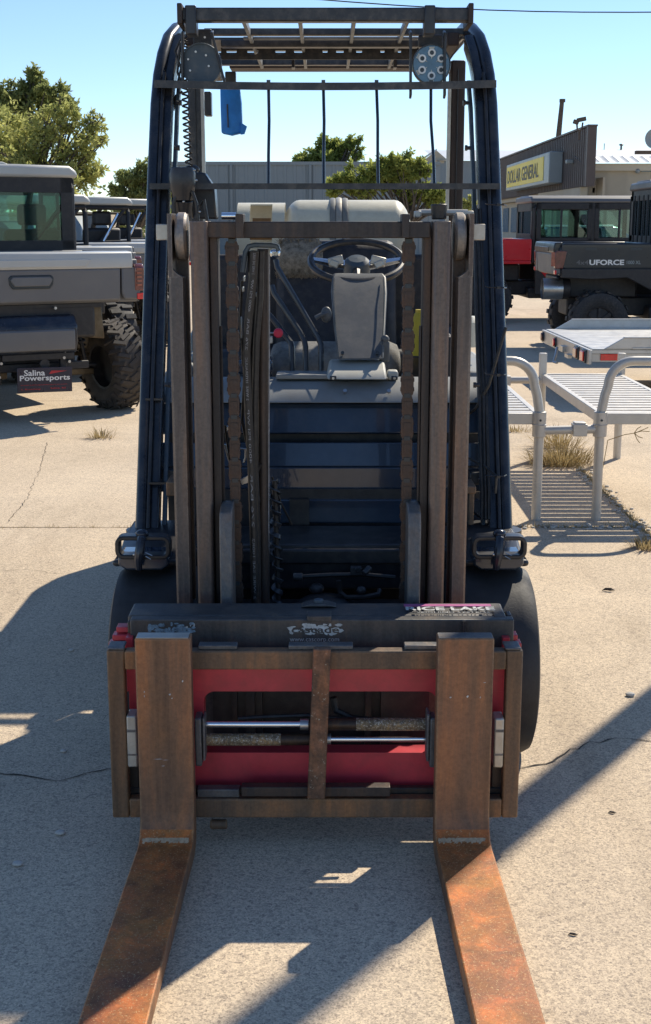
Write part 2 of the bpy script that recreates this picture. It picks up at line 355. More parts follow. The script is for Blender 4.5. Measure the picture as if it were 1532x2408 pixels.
def crack(pts, w0, name='crack', seed=1):
    rnd = random.Random(seed); mb = MB(); line = []
    for a, b_ in zip(pts, pts[1:]):
        a = Vector(a); b_ = Vector(b_); n_ = max(2, int((b_-a).length/.03))
        for k in range(n_): line.append(a.lerp(b_, k/n_)+Vector((rnd.gauss(0, .004), rnd.gauss(0, .007), 0)))
    line.append(Vector(pts[-1]))
    vs_ = []
    for i, p in enumerate(line):
        t = (line[min(i+1, len(line)-1)]-line[max(i-1, 0)]).normalized(); nn = Vector((-t.y, t.x, 0))
        ww = w0*rnd.uniform(.25, 1.3)*(0.3 if i in (0, len(line)-1) else 1)
        vs_ += [p+nn*ww, p-nn*ww]
    for q in vs_: q.z = .0022
    mb.add(vs_, [(2*i, 2*i+1, 2*i+3, 2*i+2) for i in range(len(line)-1)]).build(name, M['crack'], kind='structure')
crack([G(-40,1815), G(60,1822), G(110,1835), G(180,1825), G(262,1808)], .0035, seed=2)
crack([G(240,1700), G(262,1675)], .002, seed=3)
crack([G(1215,1812), G(1300,1790), G(1370,1752), G(1450,1735), G(1570,1748)], .0028, seed=4)
crack([G(112,1040), G(92,1110), G(60,1180), G(15,1232)], .0016, seed=5)
crack([G(-20,1345), G(60,1340), G(150,1350)], .0012, seed=7)
# weathered grey patches are in the concrete itself; straws, chips and stones lie loose
STN = [(1482,1637,.012,'pale pebble on the sunlit concrete right of the truck'), (142,1962,.010,'small white stone chip in the shadow at lower left'), (168,1531,.008,'oblong white chip in the truck shadow left of the wheel'), (150,1768,.007,'white chip between the striped patches of light'), (42,2035,.010,'white chip at the left edge near the bottom')]
for u, v, r, lb in STN:
    g = G(u, v); rr = random.Random(int(u))
    MB().ell((0,0,r*.5), (r*1.3, r, r*.62), 9, 6).build('pebble', M['stone'], label=lb, category='pebble', group='loose chips on the concrete').location = g
for u, v, lb in ((1432,1391,'dry curled leaf on the concrete right of the wheel'), (1440,1913,'tiny dark twig at the right on sunlit concrete'), (1348,2200,'dark brown seed on the concrete right of the fork')):
    g = G(u, v); mb = MB()
    mb.tube([(-.028,0,.004),(-.012,.006,.009),(.008,-.003,.010),(.026,.004,.004)], [.001,.006,.007,.001], 6)
    sc1 = 1 if 'leaf' in lb else .4
    o = mb.xf(Matrix.Diagonal((sc1, sc1, sc1, 1))).build('leaf_litter', M['wood'], label=lb, category='dry leaf' if 'leaf' in lb else ('twig' if 'twig' in lb else 'seed')); o.location = g

# =====================================================================
# FORKLIFT  (world metres; the thing's origin is on the ground under the front axle)
# =====================================================================
FO = Vector((-.01, 3.47, 0))
fl = thing('forklift', 'black forklift with rusty forks, steel mast and overhead guard facing the camera', 'forklift', FO, org=FO)
def part(name, mb, mat, parent=None, bevel=0.0, **t): return mb.build(name, M[mat], parent or fl, bevel, off=FO, **t)

# ---- body behind the cowl ----
b = MB(); b.box((-.46, 3.80, .20), (.46, 4.66, .42)); b.box((-.50, 4.66, .16), (.53, 5.55, .70))
part('chassis', b, 'black', bevel=.02)
b = MB(); b.prism([(4.75,.70),(5.75,.70),(5.75,.93),(5.60,1.0),(4.82,1.0)], 'x', -.50, .50)
part('seat_deck', b, 'black', bevel=.03)
b = MB(); b.prism([(5.3,.14),(6.05,.14),(6.16,.35),(6.16,.95),(6.02,1.06),(5.3,1.06)], 'x', -.56, .56)
part('counterweight', b, 'guard', bevel=.06)
for s in (-1, 1):
    b = MB(); b.box((s*.50-.06, 4.45, .80), (s*.50+.06+.04*s, 5.2, .96)); part('side_cover', b, 'grayplastic', bevel=.02)
# toe boards: stepped louvre panels seen through the mast
xl, xr = -.535, .520
def cowl(y0, z0, y1, z1, mat, name='cowl_panel', x0=xl, x1=xr, th=.02):
    b = MB(); d = Vector((0, y1-y0, z1-z0)).normalized(); nn = Vector((0, -d.z, d.y))
    a = [(y0, z0), (y1, z1), (y1-nn.y*th, z1-nn.z*th), (y0-nn.y*th, z0-nn.z*th)]
    b.prism(a, 'x', x0, x1); return part(name, b, mat, bevel=.004)
cowl(3.965, Zv(1019,3.965), 3.997, Zv(948,3.997), 'blacksky')
cowl(3.925, Zv(1098,3.925), 3.945, Zv(1040,3.945), 'blacksky')
cowl(3.921, Zv(1157,3.921), 3.925, Zv(1099,3.925), 'blacksky')
cowl(3.886, Zv(1231,3.886), 3.887, Zv(1175,3.887), 'blacksky', x0=-.14)
b = MB(); b.box((-.50, 4.03, .42), (.50, 4.10, .95)); b.box((-.46, 3.90, .42), (.46, 4.029, .66)); part('firewall', b, 'black')
b = MB(); b.box((-.11, 3.872, Zv(1237,3.87)), (-.05, 3.89, Zv(1175,3.87))); b.cyl((-.105,3.87,.55),(-.105,3.885,.55),.006)
for x in (-.13, .145): b.cyl((x,3.80,.50),(x,3.81,.50),.008)
split_build(b, 'firewall_bracket', M['black'], fl, FO)
# grey trim rail across the cowl
b = MB(); zt = Zv(899,4.0); zb = Zv(944,3.985)
zt = Zv(899,4.035); zb = Zv(944,3.955)
b.prism([(3.952,zb-.004),(3.955,zb),(4.035,zt),(4.12,zt+.008),(4.12,zb-.004)], 'x', xl, xr); part('trim_rail', b, 'grayplastic', bevel=.008)
b = MB(); b.box((-.155, 4.04, Zv(892,4.04)), (.16, 4.16, Zv(880,4.04)-.002)); part('trim_ledge', b, 'grayplastic', bevel=.003)
b = MB()
for u in (812, 915): p = P(u, 922, 3.985); b.cyl(p-Vector((0,.006,-.006)), p, .006)
split_build(b, 'trim_screw', M['steel'], fl, FO)
b = MB()
b.prism([(X(430,3.96,.95), .912), (X(405,3.96,.95), .90), (X(405,3.96,.95), .86), (X(430,3.96,.95), .86)], 'y', 3.95, 3.98)
# left and right side plates beside the mast
b = MB(); b.box((X(380,3.9,.6),3.86,Zv(1125,3.86)),(X(430,3.9,.6),3.90,Zv(1105,3.86))); b.box((X(1100,3.9,.6),3.86,Zv(1140,3.86)),(X(1152,3.9,.6),3.90,Zv(1112,3.86)))
b.cyl(P(1130,1126,3.855)-Vector((0,.01,0)), P(1130,1126,3.855), .007)
split_build(b, 'side_bracket', M['guardin'], fl, FO, .004)
b = MB(); b.box((X(1100,3.75,.6),3.72,Zv(1235,3.72)),(X(1112,3.75,.6),3.80,Zv(1155,3.72))); b.box((X(1085,3.75,.6),3.68,Zv(1155,3.72)),(X(1112,3.75,.6),3.80,Zv(1138,3.72)))
b.box((X(400,3.75,.6),3.68,Zv(1160,3.72)),(X(424,3.75,.6),3.80,Zv(1128,3.72)))
split_build(b, 'mast_stop', M['carriage'], fl, FO, .003)
# lower front: axle, drive housing, pipes
b = MB(); b.box((-.42, 3.62, .42), (.42, 3.86, .555)); b.box((-.50,3.6,.50),(.50,3.64,.545)); part('frame_crossmember', b, 'black', bevel=.006)
b = MB(); b.cyl((-.45, 3.47, .262), (.45, 3.47, .262), .085, n=24); b.box((-.30,3.40,.15),(.30,3.60,.40)); b.ell((.0,3.50,.27),(.17,.16,.17)); part('drive_axle', b, 'black', bevel=.01)
b = MB(); q = [P(797,1365,3.5),P(800,1392,3.5),P(815,1405,3.49),P(860,1404,3.49),P(890,1398,3.5),P(893,1388,3.52)]; b.tube(q, .0075, 8)
q = [P(690,1357,3.55),P(780,1352,3.55),P(850,1351,3.55),P(930,1358,3.55)]; b.tube(q, .007, 8); part('hydraulic_pipe', b, 'hose')
b = MB(); b.cyl(P(690,1357,3.545),P(712,1357,3.545),.012); b.box(P(825,1354,3.53),P(850,1330,3.55)); b.cyl(P(843,1338,3.53)-Vector((0,.012,0)),P(843,1338,3.53),.009); b.cyl(P(855,1345,3.5)-Vector((0,.02,0)),P(870,1335,3.5),.009)
b.ell(P(745,1384,3.55),(.022,.02,.016)); b.ell(P(850,1388,3.5),(.014,.014,.012)); split_build(b, 'pipe_fitting', M['guardin'], fl, FO, .002)
# fender plates and tie-down loops
for s in (-1, 1):
    x0 = X(276,3.5,.58)-.003 if s < 0 else X(1113,3.5,.58); x1 = X(425,3.5,.58) if s < 0 else X(1236,3.5,.58)
    if s > 0: x0 -= .03
    b = MB(); zf = Zv(1334,3.42); zt = Zv(1243,3.72)
    b.prism([(3.42,zf),(3.42,zf+.022),(3.50,zt-.035),(3.66,zt),(3.84,zt),(3.84,zf)], 'x', x0, x1)
    part('fender', b, 'black', bevel=.012)
    xa, xb = (X(279,3.4,.6), X(398,3.4,.6)) if s < 0 else (X(1114,3.4,.6), X(1232,3.4,.6))
    za, zb_ = Zv(1306,3.40), Zv(1262,3.40)
    loop = []; rr = .016
    for cx, cz, a0 in ((xb-rr, zb_-rr, 0), (xa+rr, zb_-rr, 90), (xa+rr, za+rr, 180), (xb-rr, za+rr, 270)):
        for k in range(5): a = R(a0+k*22.5); loop.append(Vector((cx+rr*math.cos(a), 3.40, cz+rr*math.sin(a))))
    loop.append(loop[0]+Vector((0,0,-.0001)))
    b = MB(); b.tube(loop, 0, prof=[(-.006,-.022),(.006,-.022),(.006,.022),(-.006,.022)], up=Vector((1,0,0)), caps=False)
    part('tie_loop', b, 'black', bevel=.003)
    b = MB(); b.prism([(xa,za),(xb,za),(xb,za-.025),(xb-.02,za-.038),(xa+.02,za-.038),(xa,za-.025)], 'y', 3.385, 3.50); part('loop_bracket', b, 'blacksky', bevel=.006)
    cx = X(333,3.36,.6) if s < 0 else X(1177,3.36,.6)
    b = MB(); b.tube([Vector((cx,3.395,zb_+.012)),Vector((cx,3.37,zb_)),Vector((cx-.004,3.355,zb_-.03)),Vector((cx-.008,3.355,za)),Vector((cx-.009,3.365,za-.028))],[.011,.012,.0135,.012,.009],10)
    b.ell((cx,3.385,zb_+.012),(.018,.016,.012)); o = part('shackle_pin', b, 'muffler')
    b = MB(); b.tube([(cx+.012,3.352,za+.020),(cx+.03,3.35,za+.012)],.0013,5); b.tube([(cx+.012,3.352,za+.010),(cx+.026,3.35,za+.002)],.0013,5); b.ell((cx-.018,3.352,za+.014),(.004,.002,.004)); part('cotter_pin', b, 'steel')

# ---- wheels ----
def cushion_wheel(xc, y, r, wd, name='front_tyre'):
    b = MB(); h = wd/2
    pr = [(r*.62,-h*.96),(r*.80,-h),(r-.030,-h),(r-.012,-h+.006),(r-.003,-h+.022),(r,-h+.045),(r,h-.045),(r-.003,h-.022),(r-.012,h-.006),(r-.030,h),(r*.80,h),(r*.62,h*.96),(r*.62,-h*.96)]
    b.lathe(pr, (xc, y, r), (1,0,0), 64); o = part(name, b, 'tyre')
    b = MB(); b.lathe([(r*.62,-h*.9),(r*.60,-h*.5),(r*.35,-h*.35),(r*.1,-h*.5),(0.001,-h*.5)], (xc,y,r), (1,0,0), 32); b.lathe([(r*.62,h*.9),(r*.60,h*.5),(r*.35,h*.35),(r*.1,h*.6),(0.001,h*.6)], (xc,y,r), (1,0,0), 32)
    part('rim', b, 'guardin', o)
for s in (-1, 1): cushion_wheel(FO.x+s*.452+(.006), 3.47, .262, .235); cushion_wheel(FO.x+s*.42, 5.25, .22, .19, 'rear_tyre')

# ---- overhead guard ----
def legpath(s):
    pts = [(3.745,.565),(3.90,.888),(4.10,1.304),(4.25,1.616),(4.35,1.825),(4.40,1.915),(4.452,1.985),(4.52,2.045),(4.61,2.085),(4.72,2.105),(4.9,2.108),(5.2,2.108),(5.76,2.105)]
    return [Vector((FO.x+.005+s*x, y, z)) for (y, z), x in zip(pts, [.520]*4+[.518,.514,.506,.495,.480,.470,.465,.46,.46])]
def rrect(w_, h_, r, n=4):
    o = []
    for cx, cy, a0 in ((w_/2-r,h_/2-r,0),(-w_/2+r,h_/2-r,90),(-w_/2+r,-h_/2+r,180),(w_/2-r,-h_/2+r,270)):
        for k in range(n+1): a = R(a0+k*90/n); o.append((cx+r*math.cos(a), cy+r*math.sin(a)))
    return o
for s in (-1, 1):
    b = MB(); lp = legpath(s)
    b.tube([p+Vector((s*.018,0,0)) for p in lp], 0, prof=rrect(.040,.060,.0185), up=Vector((1,0,0))); o = part('guard_leg', b, 'guard')
    b = MB(); b.tube([p+Vector((-s*.016,.012,-.004)) for p in lp[:8]], 0, prof=rrect(.030,.060,.006), up=Vector((1,0,0))); part('leg_channel', b, 'guard', o)
    b = MB(); b.tube([p+Vector((-s*.002,-.026,.013)) for p in lp[:6]], 0, prof=rrect(.010,.012,.003), up=Vector((1,0,0))); part('leg_groove', b, 'black', o)
    b = MB(); b.tube([p+Vector((-s*.043,.03,-.012)) for p in lp[:6]], 0, prof=rrect(.012,.03,.002), up=Vector((1,0,0))); part('seal_strip', b, 'bluegray', o)
    for v in (242, 348, 520, 905):
        yy = 4.36 if v == 242 else 4.27 if v == 348 else 4.14 if v == 520 else 3.87
        p = Vector((FO.x+s*.470, yy, Zv(v, yy))); b = MB(); b.cyl(p, p+Vector((-s*.016,-.004,0)), .006, n=8); b.cyl(p+Vector((-s*.010,-.004,0)), p+Vector((-s*.018,-.004,0)), .009, n=6); part('seal_bolt', b, 'black', o)
    b = MB(); p = lp[0]; b.cyl(p+Vector((s*.016,.01,-.012)), p+Vector((s*.016,.01,.003)), .052, n=20); part('leg_foot', b, 'black', o)
    # rear post
    xo = FO.x + (-.535 if s < 0 else .562)
    b = MB(); b.box((min(xo, xo-s*.058), 5.36, .95), (max(xo, xo-s*.058), 5.46, 2.085)); part('rear_post', b, 'brownpost' if s > 0 else 'guardin', bevel=.008)
    b = MB(); xs = xo-s*.061; b.box((xs-.008, 5.34, 1.0), (xs+.004, 5.37, 2.0)); part('window_edge', b, 'alu')
    b = MB(); xg = xo-s*.029; b.box((xg-.002, 5.354, 1.0), (xg+.002, 5.36, 2.05)); part('post_groove', b, 'black')
# top frame
ZT = 2.118; YF = 4.26
b = MB(); zf0, zf1 = Zv(50,YF), Zv(17,YF); b.box((X(420,YF,2.1), YF, zf0), (X(1112,YF,2.1), YF+.045, zf1)); part('front_beam', b, 'guardin', bevel=.005)
for u0, u1 in ((418,430),(1101,1113)):
    b = MB(); b.box((X(u0,YF,2.1), YF-.02, Zv(58,YF)), (X(u1,YF,2.1), YF+.14, Zv(9,YF))); part('beam_end_plate', b, 'brownpost', bevel=.003)
for u0, u1 in ((436,462),(998,1024)):
    b = MB(); b.box((X(u0,YF,2.1), YF-.012, Zv(82,YF)), (X(u1,YF,2.1), YF+.06, Zv(13,YF))); part('lamp_clamp', b, 'black', bevel=.004)
def xbeam(v0, v1, y, d, mat, u0=520, u1=1095, name='roof_beam'):
    b = MB(); b.box((X(u0,y,2.1), y, Zv(v1,y)), (X(u1,y,2.1), y+d, Zv(v0,y))); return part(name, b, mat, bevel=.003)
xbeam(66, 82, 4.66, .04, 'guardin', 480, 1104)
xbeam(86, 92, 4.78, .035, 'grayplastic', 572, 985)  # paler grey paints the sunlit edge into this bar's colour
xbeam(93, 110, 4.84, .05, 'guardin', 520, 985)
# rear header with punched lightening holes
yh = 5.08; z0h, z1h = Zv(140,yh), Zv(112,yh)
b = MB(); xs = X(520,yh,2.1); xe_ = X(985,yh,2.1)
holes = [(545,12),(595,13),(660,12),(703,11),(765,6),(800,9),(845,7),(900,5),(940,4)]
zc_ = Zv(121,yh); cur = xs
for u, r in holes:
    xc = X(u, yh, 2.1); rw = r*zc(yh,2.1)/F
    b.box((cur, yh, z0h), (xc-rw, yh+.006, z1h)); 
    arc = [(xc+rw*math.cos(R(a)), zc_-.0005+.55*rw*math.sin(R(a))) for a in range(0, -181, -20)]
    b.prism([(xc-rw, z0h)]+[(p, q) for p, q in arc[::-1]]+[(xc+rw, z0h)], 'y', yh, yh+.006)
    b.box((xc-rw, yh, zc_+.0045), (xc+rw, yh+.006, z1h)); cur = xc+rw
b.box((cur, yh, z0h), (xe_, yh+.006, z1h)); part('rear_header', b, 'guardin')
xbeam(143, 160, 5.61, .14, 'brownpost', 540, 1085)
b = MB(); b.box((FO.x-.44, 5.32, 2.085), (FO.x+.44, 5.355, 2.108)); b.box((FO.x-.44, 5.52, 2.085), (FO.x+.44, 5.56, 2.108)); split_build(b, 'roof_beam', M['guardin'], fl, FO)
b = MB(); b.box((FO.x-.44, 4.89, 2.098), (FO.x+.44, 5.22, 2.106)); part('roof_panel', b, 'guardin')
for u in (577, 707, 832, 955):
    xb_ = X(u, 4.45, 2.1)*1.02; xa_ = X(u, 4.45, 2.1)*1.0
    b = MB(); b.box((xa_-.006, 4.35, 2.078), (xa_+.006, 5.60, 2.104)); part('roof_slat', b, 'grayplastic', bevel=.002)
for u in (690, 930):
    b = MB(); x_ = X(u, 5.4, 2.1); b.box((x_-.006,5.38,Zv(160,5.4)),(x_+.006,5.46,Zv(140,5.4))); part('roof_rib', b, 'black')
for s in (-1, 1):
    b = MB(); b.box((FO.x+s*.44-.02, 4.60, 2.04), (FO.x+s*.44+.02, 5.70, 2.085)); part('roof_side_rail', b, 'brownpost', bevel=.004)
# front grille
YG = 4.315
def gbar(v0, v1, sag, y, u0, u1):
    b = MB(); n_ = 12; top = []; 
    for k in range(n_+1):
        t = k/n_; u = u0+(u1-u0)*t; sg = sag*(1-(2*t-1)**2)
        top.append((u, v0+sg, v1+sg))
    for (ua,va,wa),(ub,vb,wb) in zip(top, top[1:]):
        p = [P(ua,wa,y),P(ub,wb,y)]; q = [P(ua,va,y),P(ub,vb,y)]
        D = Vector((0,.006,0)); b.hexa([p[0],p[1],p[1]+D,p[0]+D,q[0],q[1],q[1]+D,q[0]+D])
        D2 = Vector((0,.042,0)); U = Vector((0,0,.005)); q0,q1 = q[0]+D, q[1]+D
        b.hexa([q0-U,q1-U,q1+D2-U,q0+D2-U,q0,q1,q1+D2,q0+D2])
    return part('grille_bar', b, 'guardin')
gbar(188, 206, 6, 4.315, 363, 1168); gbar(431, 445, 0, 4.16, 352, 1176)
for i, (ua, ub) in enumerate(((632,632),(761,762),(886,890),(1014,1022))):
    pa, pb = P(ua, 205, 4.33), P(ub, 436, 4.175)
    pts = [pa, pa.lerp(pb,.35)+Vector((0.002 if i < 3 else -.004,0,0)), pa.lerp(pb,.7), pb]; b = MB(); b.tube(pts, .0050, 8); b.box(pa-Vector((.006,.003,.004)), pa+Vector((.006,.01,.022)))
    part('grille_rod', b, 'guard')
# headlamps
for k, (u, v, rpx) in enumerate(((474,152,49),(1015,152,46))):
    y = 4.375; c = P(u, v, y); r = rpx*zc(y, c.z)/F
    b = MB(); b.lathe([(.001,.05),(r*.6,.05),(r*.98,.02),(r,.0),(r*.97,-.012),(r*.93,-.012)], c, (0,1,0), 40); o = part('headlight', b, 'guardin' if k else 'bluegray')
    b = MB(); b.lathe([(.001,-.006),(r*.94,-.006)], c, (0,1,0), 40); part('lens', b, 'lens' if k else 'bluegray', o)
    if k:
        for j in range(6):
            a = R(30+60*j); p = c+Vector((r*.56*math.cos(a), -.0095, r*.56*math.sin(a)))
            b = MB(); b.lathe([(r*.17,0),(r*.20,-.003),(r*.11,-.0035)], p, (0,1,0), 16); part('led_ring', b, 'leddot', o)
            b = MB(); b.lathe([(.0005,0),(r*.11,0)], p, (0,1,0), 12); part('led_hole', b, 'dimdot', o)
            a2 = a+R(0); q0 = c+Vector((0,-.0085,0)); b = MB(); b.add([c+Vector((r*.24*math.cos(a2),-.0082,r*.24*math.sin(a2))), c+Vector((r*.86*math.cos(a2-.16),-.0082,r*.86*math.sin(a2-.16))), c+Vector((r*.86*math.cos(a2+.16),-.0082,r*.86*math.sin(a2+.16)))], [(0,1,2)]); part('reflector', b, 'alu', o)
    else:
        for du, dv in ((-12,-28),(12,-20),(-30,-11),(18,4),(-26,14),(10,-60)):
            p = c+Vector((du*zc(y,c.z)/F, -.009, -dv*zc(y,c.z)/F)); b = MB(); b.cyl(p, p+Vector((0,-.003,0)), .0035, n=8); part('lamp_screw', b, 'leddot', o)
    us = (430, 512) if k == 0 else (966, 1046)
    for j, uu in enumerate(us):
        tilt = (26 if k == 0 else 0)*j
        p0, p1 = P(uu-tilt*.5 if k == 0 else uu, 80, y-.02), P(uu+tilt*.6, 222 if k else 190, y-.02)
        b = MB(); b.tube([p0+Vector((0,.02,0)), p0, p0.lerp(p1,.5), p1, p1+Vector((0,.015,.002))], 0, prof=rrect(.008,.028,.003), up=Vector((1,0,0))); part('lamp_bracket', b, 'black', o)
b = MB(); b.box(P(455,125,4.42), P(500,72,4.46)); part('lamp_mount', b, 'guardin', bevel=.004)
b = MB(); b.box(P(985,110,4.42), P(1040,85,4.46)); part('lamp_mount', b, 'guardin', bevel=.004)
# coiled cord hanging behind the left lamp
b = MB(); pts = []; a = P(434,85,4.45); c = P(445,388,4.25); turns = 21
for k in range(turns*12+1):
    t = k/(turns*12); p = a.lerp(c, t); p += Vector((-.004*math.sin(t*3)+.010*math.cos(k/12*2*math.pi), .010*math.sin(k/12*2*math.pi), 0)); pts.append(p)
b.tube(pts, .0033, 5); part('coiled_cord', b, 'hose')
for pl in ([(425,100),(418,170),(430,200)],[(440,60),(412,120),(426,160),(418,196)],[(430,215),(414,225),(408,260)]):
    b = MB(); b.tube([P(u,v,4.40) for u, v in pl], .004, 6); part('wire', b, 'hose')
# control head, horn and hose bundle under the lower bar, left
b = MB(); y = 4.28
b.cyl(P(452,428,y), P(452,392,y), .024, .018, 14); b.ell(P(452,398,y),(.025,.02,.014)); part('swivel_joint', b, 'black', bevel=.002)
b = MB(); b.tube([P(468,400,4.3),P(478,425,4.3),P(480,470,4.3)], .004, 6); b.tube([P(403,400,4.3),P(445,400,4.3)], .0035, 6); part('wire', b, 'hose')
b = MB(); b.prism([(X(448,4.2,1.5), Zv(515,4.2)),(X(507,4.2,1.5), Zv(515,4.2)),(X(503,4.2,1.5), Zv(440,4.2)),(X(480,4.2,1.5), Zv(404,4.2)),(X(446,4.2,1.5), Zv(404,4.2))], 'y', 4.24, 4.33); part('control_box', b, 'black', bevel=.006)
b = MB(); b.lathe([(.001,-.05),(.035,-.048),(.040,-.03),(.040,.01),(.034,.03),(.03,.05)], P(430,432,4.12)-Vector((0,0,.0)), (0,0,-1), 20); b.ell(P(428,420,4.12),(.010,.01,.010)); part('horn', b, 'black', bevel=.002)
b = MB(); b.cyl(P(432,510,4.14), P(432,470,4.13), .024, .030, 16); b.box(P(415,520,4.15), P(450,500,4.18)); part('horn_body', b, 'black', bevel=.004)
for pl in ([(418,455),(408,480),(412,520)],[(452,450),(462,478),(466,520)],[(458,520),(470,485),(480,470),(488,520)]):
    b = MB(); b.tube([P(u,v,4.1) for u, v in pl], .006, 7); part('wire', b, 'hose')
for i, (u, v) in enumerate(((458,400),(462,424),(432,474),(470,498))):
    p = P(u, v, 4.095); b = MB(); b.ell(p, (.004,.004,.004), 8, 6); part('fitting_nut', b, 'steel')
# cables tied along the right leg
for k, dx in enumerate((0,.011,.020)):
    b = MB(); pts = [Vector((FO.x+.474+dx, y-.035+.004*math.sin(y*30+k), z)) for y, z in ((4.20,1.50),(4.12,1.345),(4.02,1.14),(3.93,.96),(3.86,.80),(3.80,.68),(3.78,.60))]
    if k == 0: pts += [Vector((FO.x+.44, 3.80,.62)), Vector((FO.x+.42,3.85,.68))]
    b.tube(pts, .0048, 6); part('cable', b, 'hose')
b = MB(); b.tube([P(1190,770,3.9),P(1150,905,3.88),P(1120,960,3.9),P(1100,975,3.95)], .005, 6); part('cable', b, 'hose')
b = MB(); b.tube([P(1098,1075,3.85),P(1140,1095,3.8),P(1168,1120,3.74),P(1165,1160,3.74)], .004, 6); part('cable', b, 'hose')
for v, y in ((482,4.09),(676,4.0),(880,3.88),(1118,3.745)):
    p = P(1184, v, y); b = MB(); b.tube([p+Vector((-.055,.0,.004)), p+Vector((-.05,-.018,.002)), p+Vector((0,-.012,0)), p+Vector((.012,.02,-.002))], .0022, 5); b.box(p+Vector((-.022,-.026,-.004)), p+Vector((-.012,-.014,.004))); part('zip_tie', b, 'black')
for u, v, y in ((364,938,3.9),(372,1135,3.78)):
    p = P(u, v, y); b = MB(); b.box(p+Vector((-.026,-.012,-.003)), p+Vector((.026,.0,.003))); part('zip_tie', b, 'black')

# ---- driver's place ----
YS = 5.0
b = MB(); b.prism([(4.92,.98),(5.05,.98),(5.22,1.36),(5.17,1.40),(5.07,1.38)], 'x', -.19, .27); part('seat_back', b, 'seat', bevel=.05)
b = MB(); 
rnd = random.Random(3); b.prism([(5.02,1.24),(5.20,1.34),(5.22,1.40),(5.06,1.405),(4.99,1.33)], 'x', -.185, -.01)
part('headrest_fleece', b, 'fleece', bevel=.035)
b = MB()
for k in range(900):
    x = rnd.uniform(-.185, -.02); t = rnd.random(); base = Vector((x, 5.0+.06*t, 1.25+.15*t)); d = Vector((rnd.gauss(0,.5), -rnd.uniform(.2,1), rnd.uniform(.2,1.2))).normalized()*rnd.uniform(.012,.03); s_ = Vector((.0018,0,.0006))
    b.add([base-s_, base+s_, base+d], [(0,1,2)])
part('fleece_tuft', b, 'fleece', kind='stuff')
b = MB(); b.prism([(4.62,.90),(5.05,.92),(5.05,1.0),(4.72,1.04),(4.63,1.0)], 'x', -.20, .27); part('seat_cushion', b, 'cushion', bevel=.045)
b = MB(); b.box((-.28,4.66,.70),(.36,5.0,.90)); part('seat_base', b, 'seat', bevel=.02)
b = MB(); b.box((-.47,5.12,.98),(.47,5.17,1.34)); part('rear_panel', b, 'seat', bevel=.02)
# steering column
YC = 4.18
b = MB()
def rowx(uL, uR, v, y, d): a = P(uL, v, y); c = P(uR, v, y); return [a, c, c+Vector((0,d,0)), a+Vector((0,d,0))]
rows = [rowx(794,903,845,4.08,.12), rowx(786,907,770,4.19,.12), rowx(779,911,690,4.315,.12), rowx(782,909,652,4.38,.09), rowx(786,902,644,4.40,.07)]
vs_ = [p for r_ in rows for p in r_]; fs = [(0,3,2,1)]+[tuple(4*(len(rows)-1)+k for k in range(4))]
for j in range(len(rows)-1):
    for k in range(4): fs.append((4*j+k, 4*j+(k+1) % 4, 4*j+4+(k+1) % 4, 4*j+4+k))
b.add(vs_, fs); part('steering_column', b, 'column', bevel=.010)
b = MB(); pA = P(768,893,4.0); pB = P(912,893,4.0); pC = P(905,852,4.10); pD = P(776,852,4.10); dn = Vector((0,.10,0))
b.hexa([pA, pB, pB+dn*1.8, pA+dn*1.8, pD-Vector((0,.0,0)), pC-Vector((0,.0,0)), pC+dn, pD+dn]); b.box(P(912,894,4.04), P(935,868,4.10)); part('column_base_cover', b, 'lightplastic', bevel=.007)
for u in (784, 928): b = MB(); p = P(u,889,4.0); b.box(p+Vector((-.010,-.004,-.006)), p+Vector((.010,.01,.006))); part('cover_latch', b, 'dimdot', bevel=.002); b = MB(); b.cyl(p+Vector((0,-.008,0)), p, .004); part('cover_screw', b, 'steel')
b = MB(); q = [P(797,840,4.072), P(790,770,4.182), P(785,690,4.307), P(787,656,4.370)]; b.tube([p_-Vector((0,.004,-.002)) for p_ in q], .0016, 5)
q = [P(898,840,4.072), P(902,770,4.182), P(904,690,4.307), P(902,656,4.370)]; b.tube([p_-Vector((0,.004,-.002)) for p_ in q], .0016, 5); split_build(b, 'column_seam', M['dimdot'], fl, FO)
for u_, v_, y_ in ((806,832,4.085),(888,832,4.085)): b = MB(); p_ = P(u_, v_, y_); b.cyl(p_-Vector((0,.010,-.005)), p_+Vector((0,.01,0)), .0055, n=10); part('column_screw', b, 'dimdot')
b = MB(); b.box((-.26,4.50,.86),(-.22,4.62,1.02)); b.box((.38,4.45,.80),(.44,4.70,1.08)); split_build(b, 'side_console', M['seat'], fl, FO, .01)
# wheel rim leaning toward the seat
wc = P(840, 614, 4.52); tilt = R(24); Rw = .158
ax = Vector((0, -math.sin(tilt), math.cos(tilt))); ux = Vector((1,0,0)); uy = ax.cross(ux)
b = MB(); ring = [wc+(ux*math.cos(2*math.pi*k/48)+uy*math.sin(2*math.pi*k/48))*Rw for k in range(49)]; b.tube(ring, .0125, 10, caps=False); o = part('steering_wheel', b, 'black')
b = MB(); b.tube([wc+ux*(-.15)+uy*.01, wc+ux*(-.08)+uy*.005-ax*.012, wc-ax*.02, wc+ux*.08+uy*.005-ax*.012, wc+ux*.15+uy*.01], [.009,.014,.02,.014,.009], 8); part('spoke', b, 'chrome', o)
b = MB(); b.tube([wc-ax*.02, wc-uy*.08-ax*.012, wc-uy*.15], [.018,.012,.009], 8); part('spoke', b, 'black', o)
b = MB(); b.lathe([(.001,.012),(.03,.010),(.042,0),(.046,-.02),(.046,-.05)], wc, ax, 24); part('wheel_hub', b, 'bluegray', o)
